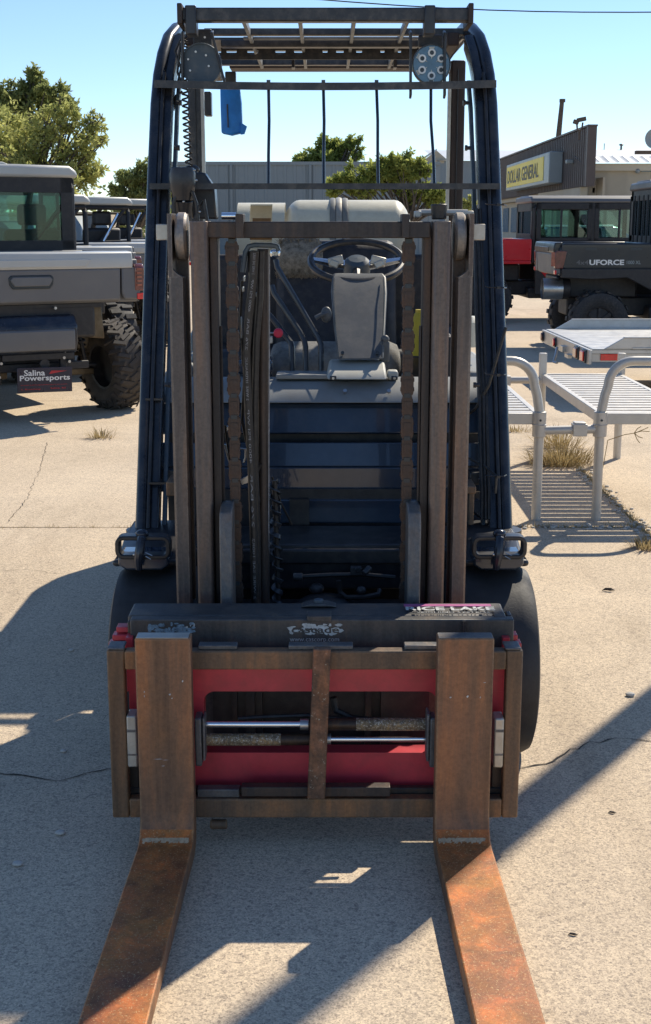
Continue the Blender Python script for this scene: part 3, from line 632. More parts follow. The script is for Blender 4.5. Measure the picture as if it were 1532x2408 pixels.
for s in (-1, 1):
    b = MB(); c = P(840+s*50, 614, 4.49); b.box(c+Vector((-.026,-.006,-.016)), c+Vector((.026,.004,.016)), Matrix.Rotation(s*.25,3,'Y'), c); b.box(c+Vector((-.018,-.010,-.022)), c+Vector((.014,-.002,.002)), Matrix.Rotation(-s*.4,3,'Y'), c); part('torn_tape', b, 'alu', o, bevel=.004)
b = MB(); b.tube([P(772,735,4.22),P(752,742,4.2),P(742,748,4.2)], [.010,.007,.008], 8); part('turn_signal_stalk', b, 'column'); b = MB(); b.ell(P(768,740,4.22),(.018,.012,.026)); part('stalk_boot', b, 'column')
b = MB(); b.box(P(893,852,4.13), P(916,800,4.16)); b.ell(P(906,798,4.14),(.014,.012,.014)); part('parking_brake', b, 'column', bevel=.006)
# three bent hydraulic levers
for pl in ([(650,612),(652,628),(722,748),(748,792),(755,810),(756,882)], [(640,672),(645,690),(704,778),(716,800),(719,815),(720,882)], [(628,735),(640,748),(672,790),(684,805),(687,815),(688,882)]):
    pts = [P(u, v, 4.24-.06*(i/5)) for i, (u, v) in enumerate(pl)]
    b = MB(); b.tube(pts, .0095, 10); part('lever', b, 'lever')
b = MB(); p = P(648,596,4.24); b.box(p-Vector((.016,.012,.012)), p+Vector((.016,.012,.012))); part('lever_knob', b, 'chrome', bevel=.006)
b = MB(); p = P(655,783,4.1); b.cyl(p-Vector((.0,.01,0)), p+Vector((0,.01,0)), .015, n=16); o = part('emergency_knob', b, 'redknob', bevel=.004); b = MB(); b.tube([p+Vector((-.045,0,0)), p], .003, 6); part('knob_stem', b, 'steel', o)
b = MB(); b.box(P(590,808,4.08), P(618,790,4.12)); b.box(P(630,808,4.08), P(642,790,4.12)); part('valve_block', b, 'alu', bevel=.002)
b = MB(); b.box((-.30,4.14,.985),(-.17,4.28,1.03)); part('side_console', b, 'blacksky', bevel=.01)

# ---- mast ----
XM = -.012
MST = fl
def rail(s, xo, xi, yf, ztop, zbot, mat, name, dep=.11):
    x0, x1 = sorted((XM+s*xo, XM+s*xi)); zt = ztop
    pr = [(x0+.006,yf),(x1-.006,yf),(x1-.001,yf+.004),(x1,yf+.010),(x1,yf+.024),(x0,yf+.024),(x0,yf+.010),(x0+.001,yf+.004)]
    b = MB(); b.prism(pr, 'z', zbot, zt)
    xw0, xw1 = (x0, x0+.012) if s < 0 else (x1-.012, x1)
    b.box((xw0, yf+.0241, zbot), (xw1, yf+dep-.0201, zt)); b.box((x0, yf+dep-.02, zbot), (x1, yf+dep, zt))
    return part(name, b, mat, bevel=.0025)
for s in (-1, 1):
    YO = 3.235; YI = 3.205
    zr0 = Zv(640, YO)
    # outer rail: solid below, slotted above where the roller runs
    x0, x1 = sorted((XM+s*.374, XM+s*.334)); 
    b = MB(); zs = zr0-.012; zt_ = Zv(502, YO)
    b.prism([(x0+.005,YO),(x1-.005,YO),(x1,YO+.006),(x1,YO+.024),(x0,YO+.024),(x0,YO+.006)], 'z', .10, zs)
    xo0, xo1 = (x0, x0+.011) if s < 0 else (x1-.011, x1)
    b.box((xo0, YO, zs), (xo1, YO+.0245, zt_)); b.box((xo0, YO+.025, .10), (xo1, YO+.12, zt_)); b.box((x0, YO+.10, .10), (x1, YO+.12, zt_-.0))
    # rounded slot bottom
    xi = x1 if s < 0 else x0; xs_ = xo1 if s < 0 else xo0
    arc = [(xs_+(xi-xs_)*(k/8), zs+.018*(1-math.sin(math.pi/2*k/8))) for k in range(9)]
    b.prism([(xs_, zs-.0005)]+arc+[(xi, zs-.0005)], 'y', YO+.001, YO+.024)
    o = part('outer_mast_rail', b, 'mast', bevel=.002)
    c = Vector((XM+s*.3425, YO+.052, Zv(560, YO)+.004)); rr = .058
    b = MB(); b.lathe([(.001,-.0145),(rr*.7,-.0145),(rr-.006,-.0138),(rr,-.008),(rr,.008),(rr-.006,.0138),(rr*.7,.0145),(.001,.0145)], c, (1,0,0), 40); part('mast_roller', b, 'roller', o)
    b = MB(); xx0, xx1 = sorted((XM+s*.376, XM+s*.405)); b.box((xx0, YO+.03, Zv(565,YO+.03)), (xx1, YO+.06, Zv(527,YO+.03))); part('stop_lug', b, 'alu', o, bevel=.002)
    rail(s, .316, .273, YI, Zv(520, YI), .10, 'mast', 'inner_mast_rail')
    x0, x1 = sorted((XM+s*.2725, XM+s*.235)); b = MB(); b.box((x0, YI+.030, .12), (x0+.018 if s > 0 else x1, YI+.09, Zv(545,YI))) if False else b.box((XM+s*.262-.010, YI+.032, .12), (XM+s*.262+.010, YI+.10, Zv(535,YI))); part('rail_web', b, 'mast_dark', bevel=.002)
    b = MB(); b.tube([(XM+s*.249, YI+.05, .2), (XM+s*.249, YI+.05, Zv(770,YI))], .004, 6); part('hydraulic_line', b, 'mast_dark')
    # steel chain guard plates low on the mast
    xa, xb = (X(516,3.15,.7), X(546,3.15,.7)) if s < 0 else (X(960,3.15,.7), X(991,3.15,.7))
    zt_ = Zv(1198, 3.15); b = MB(); b.prism([(3.15,.40),(3.15,zt_-.045),(3.165,zt_-.012),(3.20,zt_),(3.26,zt_),(3.26,.40)], 'x', xa, xb); o2 = part('chain_anchor_plate', b, 'grayplate', bevel=.004)
    # leaf chain
    xcT = X(546,3.25,1.3) if s < 0 else X(961,3.25,1.3); xcB = X(556,3.27,.7) if s < 0 else X(956,3.27,.7)
    root = MB(); root.box((xcT-.009, 3.275, 1.395), (xcT+.009, 3.279, 1.42)); ch = part('lift_chain', root, 'chain')
    lm = MB(); pr = []
    hw = .0155; 
    prof = [(-hw,-.018),(-hw*.94,-.023),(-hw*.80,-.0268),(hw*.80,-.0268),(hw*.94,-.023),(hw,-.018),(hw,.018),(hw*.94,.023),(hw*.80,.0268),(-hw*.80,.0268),(-hw*.94,.023),(-hw,.018)]
    lm.prism(prof, 'y', -.008, .010)
    for z_ in (-.0265, 0): lm.box((-hw*.62,-.0105,z_-.0125),(hw*.62,-.0075,z_+.0125)) if z_ == 0 else None
    lm.cyl((-hw*1.12,0,.012),(hw*1.12,0,.012),.0055,n=8); lm.cyl((-hw*1.12,0,-.012),(hw*1.12,0,-.012),.0055,n=8)
    me = lm.mesh('chain_link'); me.materials.append(M['chain'])
    sm = MB(); sm.box((-.0068,-.0112,.0205),(.0068,-.0078,.0285)); 
    z_ = 1.385; i = 0
    while z_ > .50:
        t = (1.385-z_)/(1.385-.5); xx = xcT+(xcB-xcT)*t
        o = link('chain_link', me, ch); o.location = Vector((xx, 3.265, z_))-FO; o.scale = (1 if i % 2 == 0 else .84, 1 if i % 2 == 0 else .9, 1)
        z_ -= .0545; i += 1
    b = MB(); z_ = 1.385+.0272
    for k in range(17):
        t = (1.385-z_)/(1.385-.5); xx = xcT+(xcB-xcT)*t; b.box((xx-.0080, 3.2550, z_-.0052), (xx+.0080, 3.262, z_+.0052)); z_ -= .0545
    part('chain_gap', b, 'dimdot', ch, kind='stuff')
# cross bar
b = MB(); b.box((X(487,3.23,1.4), 3.222, Zv(560,3.222)), (X(1012,3.23,1.4), 3.30, Zv(521,3.222))); part('mast_crossbar', b, 'mast_dark', bevel=.003)
for u0, u1 in ((555,574),(945,963)):
    b = MB(); b.box((X(u0,3.21,1.4), 3.208, Zv(560,3.21)), (X(u1,3.21,1.4), 3.29, Zv(503,3.21))); part('crossbar_stub', b, 'mast_dark', bevel=.002)
b = MB(); b.cyl(P(522,508,3.26), P(556,508,3.26), .009, n=12); part('cylinder_cap', b, 'chrome')
b = MB(); b.cyl(P(1033,516,3.27), P(1033,480,3.27), .018, .021, 20); part('rubber_cap', b, 'hose', bevel=.003)
b = MB(); b.cyl(P(985,500,3.33), P(1100,500,3.33), .008, n=10); part('top_tie_rod', b, 'alu')
b = MB(); b.box(P(975,512,3.30), P(990,496,3.33)); b.box(P(1085,520,3.32), P(1112,496,3.35)); part('tie_rod_lug', b, 'alu', bevel=.003)
b = MB(); b.box((-.40,3.34,.30),(.375,3.36,.42)); b.box((-.40,3.34,.15),(.375,3.37,.19)); part('mast_lower_tie', b, 'mast_dark', bevel=.003)
# hose bridge, lift cylinder, hoses
b = MB(); p0 = P(578,588,3.28); p1 = P(656,573,3.28); b.tube([P(572,640,3.29),P(578,592,3.29),P(586,579,3.29),P(600,576,3.29),P(640,577,3.29),P(652,579,3.29),P(656,590,3.29)], 0, prof=rrect(.012,.035,.004), up=Vector((0,0,1))); part('hose_bridge', b, 'bluegray')
b = MB(); b.cyl((X(620,3.30,1.3),3.30,Zv(585,3.30)), (X(621,3.34,.5),3.34,.40), .0145, n=16); part('lift_cylinder', b, 'mast_dark')
b = MB(); b.tube([P(634,600,3.29),P(634,800,3.29),P(633,1000,3.3),P(632,1420,3.34)], .0016, 5); part('cylinder_edge_glint', b, 'hoseprint')  # pale line paints the tube's bright edge as a highlight
hoses = [([(600,590),(596,650),(586,740),(580,830),(584,950),(592,1100),(597,1250),(601,1420)],.0105), ([(614,590),(612,700),(604,800),(600,950),(601,1100),(606,1250),(607,1420)],.0085), ([(590,590),(592,660),(600,760),(592,860),(586,960),(594,1060),(596,1200)],.008)]
for k, (pl, r) in enumerate(hoses):
    pts = [P(u, v, 3.25+.02*k+.04*i/7) for i, (u, v) in enumerate(pl)]; b = MB(); b.tube(pts, r, 10); o = part('hydraulic_hose', b, 'hose')
    if k == 0:
        hp = pts
        # running print on the hose wall
        words = ['2 WIRE SAE 100R2', '4000 PSI WP', '276 BAR', '2 WIRE  HYDRAULIC', '4000 PSI WP', '276 BAR', '2 WIRE SAE 100R2']
        for i, wd in enumerate(words):
            if i+1 >= len(pts): break
            a, c = pts[i], pts[i+1]; L = (c-a).length*.84; t = text_mb(wd, L, .0062)
            d = (a-c).normalized(); yv = Vector((0,-1,0)); 
            Mx = Matrix((d, -Vector((0,-1,0)), d.cross(Vector((0,-1,0)))*1)).transposed().to_4x4(); mid = (a+c)/2+Vector((0,-r-.0012,0))
            t.xf(Matrix.Translation(mid) @ Mx); part('hose_lettering', t, 'hoseprint', o)
b = MB()
for pl, r in (([(570,660),(566,760),(570,800),(572,860)],.0035), ([(576,880),(570,990),(585,1060),(592,1110)],.004), ([(530,1000),(535,1040),(548,1120)],.0035), ([(612,1090),(600,1120),(608,1180)],.006)): b.tube([P(u,v,3.31) for u, v in pl], r, 6)
part('pilot_line', b, 'hose')
b = MB()
for u, v, w_, h_ in ((575,655,5,14),(572,680,5,12),(603,693,5,10),(536,1008,5,12),(568,770,3,50),(604,1205,6,16),(600,1185,4,14)):
    p = P(u, v, 3.30); k = zc(3.3,p.z)/F; b.box(p-Vector((w_*k/2,.004,h_*k/2)), p+Vector((w_*k/2,.006,h_*k/2)))
part('hose_fitting', b, 'steel', bevel=.002)
b = MB(); b.prism([(X(562,3.3,.8),Zv(1135,3.3)),(X(590,3.3,.8),Zv(1118,3.3)),(X(612,3.3,.8),Zv(1100,3.3)),(X(618,3.3,.8),Zv(1108,3.3)),(X(608,3.3,.8),Zv(1125,3.3)),(X(592,3.3,.8),Zv(1138,3.3)),(X(568,3.3,.8),Zv(1146,3.3))], 'y', 3.33, 3.335)
b.tube([P(564,1055,3.33),P(578,1056,3.33),P(578,1075,3.33),P(574,1088,3.33)], .003, 6); b.tube([P(530,1045,3.33),P(545,1100,3.33)], .004, 6); part('hose_clamp_plate', b, 'steel', bevel=.001)
# spiral hose guard
b = MB(); pts = []
a = P(646,1130,3.42); c = P(655,1420,3.42)
for k in range(11*14+1):
    t = k/(11*14); p = a.lerp(c, t); an = k/14*2*math.pi; pts.append(p+Vector((.0115*math.cos(an), .0115*math.sin(an), 0)))
b.tube(pts, 0, prof=[(-.0065,-.002),(.0065,-.002),(.0065,.002),(-.0065,.002)], up=Vector((0,0,1))); part('spiral_hose_guard', b, 'lever', bevel=.001)
b = MB(); b.tube([P(640,1120,3.44),P(660,1180,3.46),P(686,1232,3.5)], .003, 6); b.tube([a, c], .007, 8); part('guarded_hose', b, 'hose')
for u, y in ((553,3.30),(562,3.30)):
    b = MB(); b.tube([P(u,1380,y),P(u,1420,y),P(u,1620,y)], .0022, 5); part('pull_rod', b, 'steel')

# ---- attachment: scale carriage ----
# red side shifter frame with its window
yR = 2.935
def Rz(v): return Zv(v, yR)
b = MB()
x0, x1 = X(297,yR,.45), X(1198,yR,.45); wx0, wx1 = X(480,yR,.3), X(1028,yR,.3)
zt, zb_ = Rz(1500), Rz(1848); wz1, wz0 = Rz(1626), Rz(1770)
zt2 = Rz(1534); b.prism([(x0,wz1),(x0,zt2),(x1,zt2),(x1,wz1)], 'y', yR, yR+.05); b.box((x0,yR+.001,zt2-.001),(x0+.016,yR+.04,zt)); b.box((x1-.016,yR+.001,zt2-.001),(x1,yR+.04,zt))
b.prism([(x0+.015,zb_),(x0+.005,wz0),(x1-.005,wz0),(x1-.015,zb_)], 'y', yR, yR+.05)
def corner(xc, zc0, sx): return [(xc+sx*(.028-.028*math.sin(R(a))), zc0-.028+.028*math.cos(R(a))) for a in range(0, 91, 15)]
b.box((x0+.004, yR, wz0), (wx0, yR+.05, wz1)); b.box((wx1, yR, wz0), (x1-.004, yR+.05, wz1))
b.prism([(wx0, wz1)]+[(p, q) for p, q in corner(wx0, wz1, 1)], 'y', yR+.001, yR+.049); b.prism([(wx1, wz1)]+[(p, q) for p, q in corner(wx1, wz1, -1)], 'y', yR+.001, yR+.049)
part('side_shifter', b, 'red', bevel=.004)
for s in (-1, 1):
    for k in range(3):
        xa = X(290 if s < 0 else 1192, yR, .5)+s*(.004+.010*(2-k)*0); b = MB(); zz = Rz(1490)-.016*k
        b.box((min(xa, xa+s*(.008+.008*k))-.012, yR+.05-.012*k, zz-.014), (max(xa, xa+s*(.008+.008*k))+.012, yR+.085-.012*k, zz)); part('shifter_step', b, 'red', bevel=.002)
b = MB(); b.box((-.285, 3.10, .14), (-.16, 3.14, .52)); b.box((.14, 3.10, .14), (.262, 3.14, .52)); b.box((-.16,3.125,.12),(.14,3.14,.50)); part('carriage_backplate', b, 'black')
b = MB(); b.box((-.20,3.08,.15),(-.178,3.099,.50)); b.box((-.235,3.08,.15),(-.222,3.099,.50)); b.box((.10,3.08,.15),(.115,3.12,.50)); split_build(b, 'backplate_rib', M['mast_dark'], fl, FO)
# black scale body
b = MB(); zb_ = Zv(1446,2.995); zt = zb_+.004
b.prism([(2.990,zb_-.02),(2.990,zb_),(3.092,zb_+.002),(3.092,zb_-.06),(3.0,zb_-.06)], 'x', X(302,3.0,.54), X(1190,3.0,.54)); part('scale_housing', b, 'scaleplate', bevel=.006)
b = MB(); b.box((X(308,2.96,.5), 2.955, Zv(1530,2.955)), (X(1208,2.96,.5), 2.985, Zv(1457,2.955))); part('scale_plate', b, 'scaleplate', bevel=.003)
b = MB(); b.box((X(300,2.97,.5), 2.972, Zv(1515,2.97)), (X(345,2.97,.5), 3.02, Zv(1462,2.97))); b.box((X(1160,2.97,.5), 2.972, Zv(1515,2.97)), (X(1192,2.97,.5), 3.02, Zv(1452,2.97))); b.box((X(1192,3.0,.5), 3.01, Zv(1480,3.0)), (X(1206,3.0,.5), 3.05, Zv(1450,3.0))); part('scale_end_block', b, 'mast_dark', bevel=.004)
b = MB(); p = P(750,1418,3.05); b.prism([(p.x-.045,zt),(p.x-.020,zt+.008),(p.x+.020,zt+.008),(p.x+.045,zt)], 'y', 3.045, 3.085); part('scale_saddle', b, 'scaleplate', bevel=.004)
b = MB(); b.cyl((p.x,3.065,zt+.006),(p.x,3.065,zt+.015),.013,n=6); part('saddle_bolt', b, 'bluegray', bevel=.002)
b = MB(); b.box((X(722,2.95,.5), 2.952, Zv(1462,2.952)), (X(780,2.95,.5), 3.0, Zv(1449,2.952))); part('scale_lug', b, 'scaleplate', bevel=.002)
b = MB(); b.cyl(P(1092,1490,2.95)-Vector((0,0,.004)), P(1092,1460,2.95), .005, n=10); part('lock_pin', b, 'guard')
# worn stickers
def flat_text(txt, uc, vc, w_px, h_px, y, mat, name='decal_lettering', z=None, off=.0015, bold=.0, par=None, wobble=1):
    p = P(uc, vc, y); k = zc(y, p.z)/F; t = text_mb(txt, w_px*k, h_px*k, bold=bold); t.xf(Matrix.Translation(p+Vector((0,-off,0)))); return part(name, t, mat, par)
def ragged(uc, vc, w_px, h_px, y, mat, name, seed, n=26, par=None, off=.0008):
    rnd = random.Random(seed); p = P(uc, vc, y); k = zc(y, p.z)/F; b = MB()
    for j in range(n):
        cx, cz = rnd.uniform(-.5,.5)*w_px*k, rnd.uniform(-.5,.5)*h_px*k; a = rnd.uniform(.04,.13)*w_px*k; c = rnd.uniform(.12,.30)*h_px*k
        q = []
        for m_ in range(6): an = m_*math.pi/3; q.append((p.x+cx+a*math.cos(an)*rnd.uniform(.5,1), p.y-off-.00003*j, p.z+cz+c*math.sin(an)*rnd.uniform(.5,1)))
        b.add(q, [tuple(range(6))])
    return part(name, b, mat, par)
d = ragged(742,1480,118,24,2.955,'decal','worn_sticker',5, 44)
flat_text('cascade', 742, 1480, 112, 17, 2.955, 'scaleplate', off=.0024, par=d, bold=.02)
d = flat_text('www.cascorp.com', 740, 1506, 116, 11, 2.955, 'decal')
ragged(403,1476,112,22,2.955,'decalblue','worn_sticker',9, 44)
ragged(440,1478,36,22,2.955,'decal','worn_sticker',11, 10)
# lettering lying on the top face of the housing
zz = zb_+.0035
def top_text(txt, u0, u1, vtop, vbot, mat, bold=0.0, lift=0):
    a = G(u0, vbot, zz); c = G(u1, vtop, zz); 
    xl_, xr_ = X(u0,3.02,.54), X(u1,3.02,.54); t = text_mb(txt, xr_-xl_, abs(c.y-a.y), bold=bold)
    t.xf(Matrix.Translation(((xl_+xr_)/2, (a.y+c.y)/2, zz+lift)) @ Matrix.Rotation(R(-90),4,'X')); return part('decal_lettering', t, mat)
def top_rect(u0, u1, vtop, vbot, mat, lift=0):
    a = G(u0, vbot, zz); c = G(u0, vtop, zz); b = MB(); b.box((X(u0,3.02,.54), a.y, zz-.001), (X(u1,3.02,.54), c.y, zz+lift)); return part('sticker_band', b, mat)
top_rect(953, 1160, 1421, 1426, 'decalpink', .0008)
top_text('RICE LAKE', 955, 1165, 1428.5, 1437, 'decal', .03, .0022)
rnd = random.Random(77); b = MB()
for k in range(11):
    u_ = rnd.uniform(950,1168); v_ = rnd.uniform(1427,1439); g_ = G(u_, v_, zz+.0026); r_ = rnd.uniform(.001,.0042)
    b.add([(g_.x+r_*1.6*math.cos(q_)*rnd.uniform(.5,1), g_.y+r_*math.sin(q_), zz+.0027) for q_ in (0,1.2,2.4,3.6,4.8)], [(0,1,2,3,4)])
part('label_wear', b, 'scaleplate')
top_text('WEIGHING SYSTEMS', 968, 1150, 1440, 1442, 'decal', 0, .0018)
# brown hook-on carriage frame
yK = 2.862
def K(v): return Zv(v, yK)
xa, xb = X(252,yK,.45), X(1230,yK,.45)
b = MB()
b.box((xa, yK, K(1924)), (xa+.040, yK+.035, K(1530))); b.box((xb-.038, yK, K(1924)), (xb, yK+.035, K(1530)))
b.box((xa+.0405, yK+.001, K(1576)), (xb-.0385, yK+.034, K(1532))); b.box((xa+.0405, yK+.001, K(1924)), (xb-.0385, yK+.034, K(1880)))
part('carriage_frame', b, 'carriage', bevel=.004)
for u0, u1 in ((252,292),(1188,1226)):
    b = MB(); b.box((X(u0,yK,.47), yK+.002, K(1530)+.0003), (X(u1,yK,.47), yK+.055, K(1524))); part('frame_cap', b, 'grayplate', bevel=.003)
b = MB(); b.box((xa+.035, yK+.04, K(1880)), (xa+.060, yK+.06, K(1700))); b.box((xb-.060, yK+.04, K(1880)), (xb-.035, yK+.06, K(1700))); b.box((xa+.02, yK+.036, K(1924)), (xb-.02, yK+.055, K(1868))); part('frame_backing', b, 'mast_dark', bevel=.003)
for u0, u1, v0, v1, dy in ((470,560,1522,1532,.012),(680,830,1522,1532,.012),(950,1035,1522,1532,.012),(460,560,1862,1880,.012),(566,920,1850,1872,-.004),(690,790,1915,1928,.02)):
    b = MB(); b.box((X(u0,yK,.3), yK+dy, K(v1)), (X(u1,yK,.3), yK+dy+.03, K(v0))); part('hook_pad', b, 'grayplate' if v0 != 1850 else 'mast_dark', bevel=.002)
b = MB(); b.cyl(P(495,1938,yK+.02), P(535,1938,yK+.02), .012, n=14); part('grease_roller', b, 'carriage', bevel=.004)
b = MB(); y = 2.836; p = [P(723,1880,y), P(765,1880,y), P(779,1528,y), P(737,1528,y)]; D = Vector((0,.024,0))
b.hexa([p[0],p[1],p[1]+D,p[0]+D,p[3],p[2],p[2]+D,p[3]+D]); part('center_bar', b, 'centerbar', bevel=.003)
# positioner cylinders
def rod(ua, ub, v, r, mat, name, y=2.90, par=None):
    b = MB(); b.cyl(P(ua,v,y), P(ub,v,y), r, n=20); return part(name, b, mat, par, bevel=.001)
o = rod(770,1006,1703,.0145,'barrel','positioner_cylinder'); rod(838,1004,1703,.0152,'wornbarrel','worn_barrel',par=o); rod(483,712,1703,.0078,'chrome','cylinder_rod',par=o); rod(706,726,1703,.014,'steel','rod_nut',par=o); rod(726,772,1703,.011,'barrel','gland',par=o)
o = rod(481,740,1739,.0140,'barrel','positioner_cylinder'); rod(482,661,1739,.0147,'wornbarrel','worn_barrel',par=o); rod(776,1004,1738,.0066,'chrome','cylinder_rod',par=o); rod(766,779,1738,.013,'steel','rod_nut',par=o)
b = MB(); b.tube([P(560,1690,2.94),P(620,1686,2.95),P(720,1682,2.95),P(800,1690,2.95),P(960,1700,2.95)], .006, 8); b.tube([P(785,1640,2.97),P(790,1670,2.97),P(830,1690,2.97),P(900,1697,2.97)], .009, 8); part('hydraulic_hose', b, 'hose')
for u0, u1, v0, v1, mt in ((298,322,1684,1805,'alu'),(458,474,1690,1803,'grayplate'),(476,482,1690,1790,'grayplate'),(1004,1012,1680,1792,'grayplate'),(1012,1026,1690,1806,'grayplate'),(1163,1186,1690,1806,'alu')):
    b = MB(); y = 2.85; b.box((X(u0,y,.3), y, Zv(v1,y)), (X(u1,y,.3), y+.05, Zv(v0,y))); o = part('fork_positioner', b, mt, bevel=.004)
    if mt == 'alu':
        for va, vb in ((1716,1722),(1773,1777)):
            b = MB(); b.box((X(u0,y,.3)+.001, y-.001, Zv(vb,y)), (X(u1,y,.3)-.001, y+.002, Zv(va,y))); part('positioner_groove', b, 'grayplate', o)
# forks
def fork(xa, xb, seed):
    yf = 2.800; th = .045; pr = []
    zt = Zv(1502, yf)
    out = [(yf, zt), (yf, .135)]
    for k in range(1, 9): a = R(90*k/8); out.append((yf-.075+.075*math.cos(a)*1.0 , .135-.078*math.sin(a)))
    # front outline: heel curves into the top of the blade
    out = [(yf, zt), (yf, .125), (yf-.004,.100), (yf-.014,.078), (yf-.030,.062), (yf-.055,.054)]
    L = 1.10
    out += [(yf-.25,.053),(yf-.55,.049),(yf-.85,.040),(yf-L+.02,.026),(yf-L,.016)]
    inn = [(yf-L,.009),(yf-.2,.009),(yf-.02,.009),(yf+.012,.014),(yf+.034,.030),(yf+th,.060),(yf+th, zt)]
    b = MB(); b.prism(out+inn, 'x', xa, xb)
    cxm = (xa+xb)/2
    sgn = -1 if cxm < 0 else 1
    for p in b.v:
        if p.y < yf-.02: p.x += sgn*.0165*(yf-.02-p.y)/.72
    o = part('fork', b, 'fork', bevel=.004)
    me = o.data; me.materials.append(M['forkblade'])
    for p in me.polygons:
        c = p.center
        if c.y+FO.y < yf-.012 and abs(p.normal.z) > .5: p.material_index = 1
    # scuffed heel edge
    rnd = random.Random(seed); b = MB()
    for k in range(150):
        x = xa+.008+(xb-xa-.02)*rnd.random(); t = abs(rnd.gauss(0,.5)); y = yf-.0295-.010*t; z = .0625-.004*t+.0006; sx = rnd.uniform(.0015,.0045); sy = rnd.uniform(.002,.0055)
        n_ = Vector((0,-.35,.93)); 
        b.add([(x-sx,y-sy,z-sy*.35),(x+sx*rnd.random(),y-sy*.7,z-sy*.3),(x+sx,y+sy*.5,z+sy*.3),(x-sx*.5,y+sy,z+sy*.5)], [(0,1,2,3)])
    part('heel_scuff', b, 'fork_scuff', o, kind='stuff')
    return o
f1 = fork(-.432, -.306, 1); f2 = fork(X(1030,2.8,.5), X(1030,2.8,.5)+.1275, 2)
b = MB(); b.box((X(318,2.8,.53)+.002, 2.802, Zv(1502,2.8)+.0002), (X(449,2.8,.53)-.006, 2.842, Zv(1502,2.8)+.0012)); part('top_edge', b, 'alu', f1)
b = MB(); b.box((X(1031,2.8,.53)+.002, 2.802, Zv(1502,2.8)+.0002), (X(1165,2.8,.53)-.004, 2.842, Zv(1502,2.8)+.0012)); part('top_edge', b, 'grayplate', f2)
b = MB()
for u, v, w_, h_ in ((340,1627,3,5),(340,1637,2,6),(400,1633,6,5),(405,1642,3,4),(372,1785,24,1.5),(390,1787,16,1),(384,1801,10,1.5),(1060,1640,6,4),(1100,1638,6,7),(1130,1640,3,5),(430,1602,4,6),(1140,1605,8,2)):
    p = P(u, v, 2.799); k = zc(2.8,p.z)/F; b.add([p+Vector((-w_*k/2,-.0005,0)), p+Vector((0,-.0005,-h_*k/2)), p+Vector((w_*k/2,-.0005,h_*k*.2)), p+Vector((w_*k*.1,-.0005,h_*k/2))], [(0,1,2,3)])
part('fork_scratch', b, 'decal', kind='stuff')

# ---- propane tank ----
PT = Vector((-.0, 5.62, 1.28))
pt_ = thing('propane_tank', 'cream propane cylinder strapped crosswise on the rear of the forklift', 'gas cylinder', PT, org=PT)
def tp(name, b, mat, **t): return b.build(name, M[mat], pt_, off=PT, **t)
yT = 5.62; r = .145; zt = Zv(470, yT-.02); zcn = zt-r
xL, xR = X(664,yT,zcn), X(968,yT,zcn)
b = MB(); pr = []
for k in range(9): a = R(90*k/8); pr.append((r*math.sin(a)*1.0 if k else .001, -.075*math.cos(a)))
prof = [(a, xL+.075+h-0) for a, h in pr]+[(a, xR-.075-h) for a, h in pr[::-1]]
b.lathe(prof, (0,yT,zcn), (1,0,0), 40); tp('tank_body', b, 'tank')
xc0 = X(562,yT,zcn); b = MB(); rc = r*.92
N = 40
def collar(x0, x1, a0, a1):
    n_ = 24; vs_ = []
    for k in range(n_+1):
        a = R(a0+(a1-a0)*k/n_)
        for xx in (x0, x1): 
            for rr in (rc, rc-.006): vs_.append((xx, yT-rr*math.cos(a), zcn+rr*math.sin(a)))
    fs = []
    for k in range(n_):
        i = 4*k; j = i+4; fs += [(i,i+2,j+2,j),(i+1,j+1,j+3,i+3),(i,j,j+1,i+1),(i+2,i+3,j+3,j+2)]
    fs += [(0,1,3,2),(4*n_,4*n_+2,4*n_+3,4*n_+1)]
    return b.add(vs_, fs)
xs0 = X(592,yT,zcn); xs1 = X(643,yT,zcn)
collar(xc0, xs0, 0, 360); collar(xs1, X(672,yT,zcn), 0, 360); collar(xs0, xs1, 72, 300); tp('valve_collar', b, 'tank')
b = MB(); b.cyl((xs0-.01,yT,zcn),(xL+.03,yT,zcn),.02,n=12); b.box((xs0+.008,yT-.05,zcn+.03),(xs1-.01,yT+.02,zcn+.07)); tp('tank_valve', b, 'tankin')
for k, (u, rr) in enumerate(((783,.150),(797,.152),(811,.150))):
    b = MB(); xx = X(u,yT,zcn); b.lathe([(rr-.003,-.013),(rr+.002,-.011),(rr+.005,0),(rr+.002,.011),(rr-.003,.013)], (xx,yT,zcn), (1,0,0), 36); tp('strap', b, 'grayplastic' if k != 1 else 'alu')
b = MB(); b.box((-.30,5.52,1.06),(.34,5.78,1.15)); part('tank_bracket', b, 'tank', bevel=.01)
# blue cloth bag and yellow jug
BO = P(542, 170, 5.3)
bb = thing('hanging_bag', 'blue cloth bag hanging under the guard roof behind the left lamp', 'bag', BO, org=BO)
b = MB(); pr = [P(518,200,5.3),P(562,196,5.3),P(568,240,5.3),P(570,312,5.3),P(545,318,5.3),P(521,313,5.3),P(519,250,5.3)]
n_ = len(pr); b.add(pr+[p+Vector((0,.05,0)) for p in pr]+[sum(pr, Vector())/n_+Vector((.004,-.02,0))], [(k,(k+1)%n_,n_+(k+1)%n_,n_+k) for k in range(n_)]+[(k,2*n_,(k+1)%n_) for k in range(n_)]+[tuple(range(n_,2*n_))])
b.build('bag_body', M['blue'], bb, .006, off=BO)
b = MB(); q = [P(567,288,5.29),P(581,297,5.29),P(575,315,5.29),P(566,316,5.29)]; b.add(q+[p+Vector((0,.02,0)) for p in q], [(0,1,2,3),(7,6,5,4),(0,4,5,1),(1,5,6,2),(2,6,7,3),(3,7,4,0)]); b.build('bag_flap', M['blue'], bb, off=BO)
b = MB(); b.box(P(530,202,5.3), P(556,170,5.33)); b.build('bag_strap', M['black'], bb, .004, off=BO)
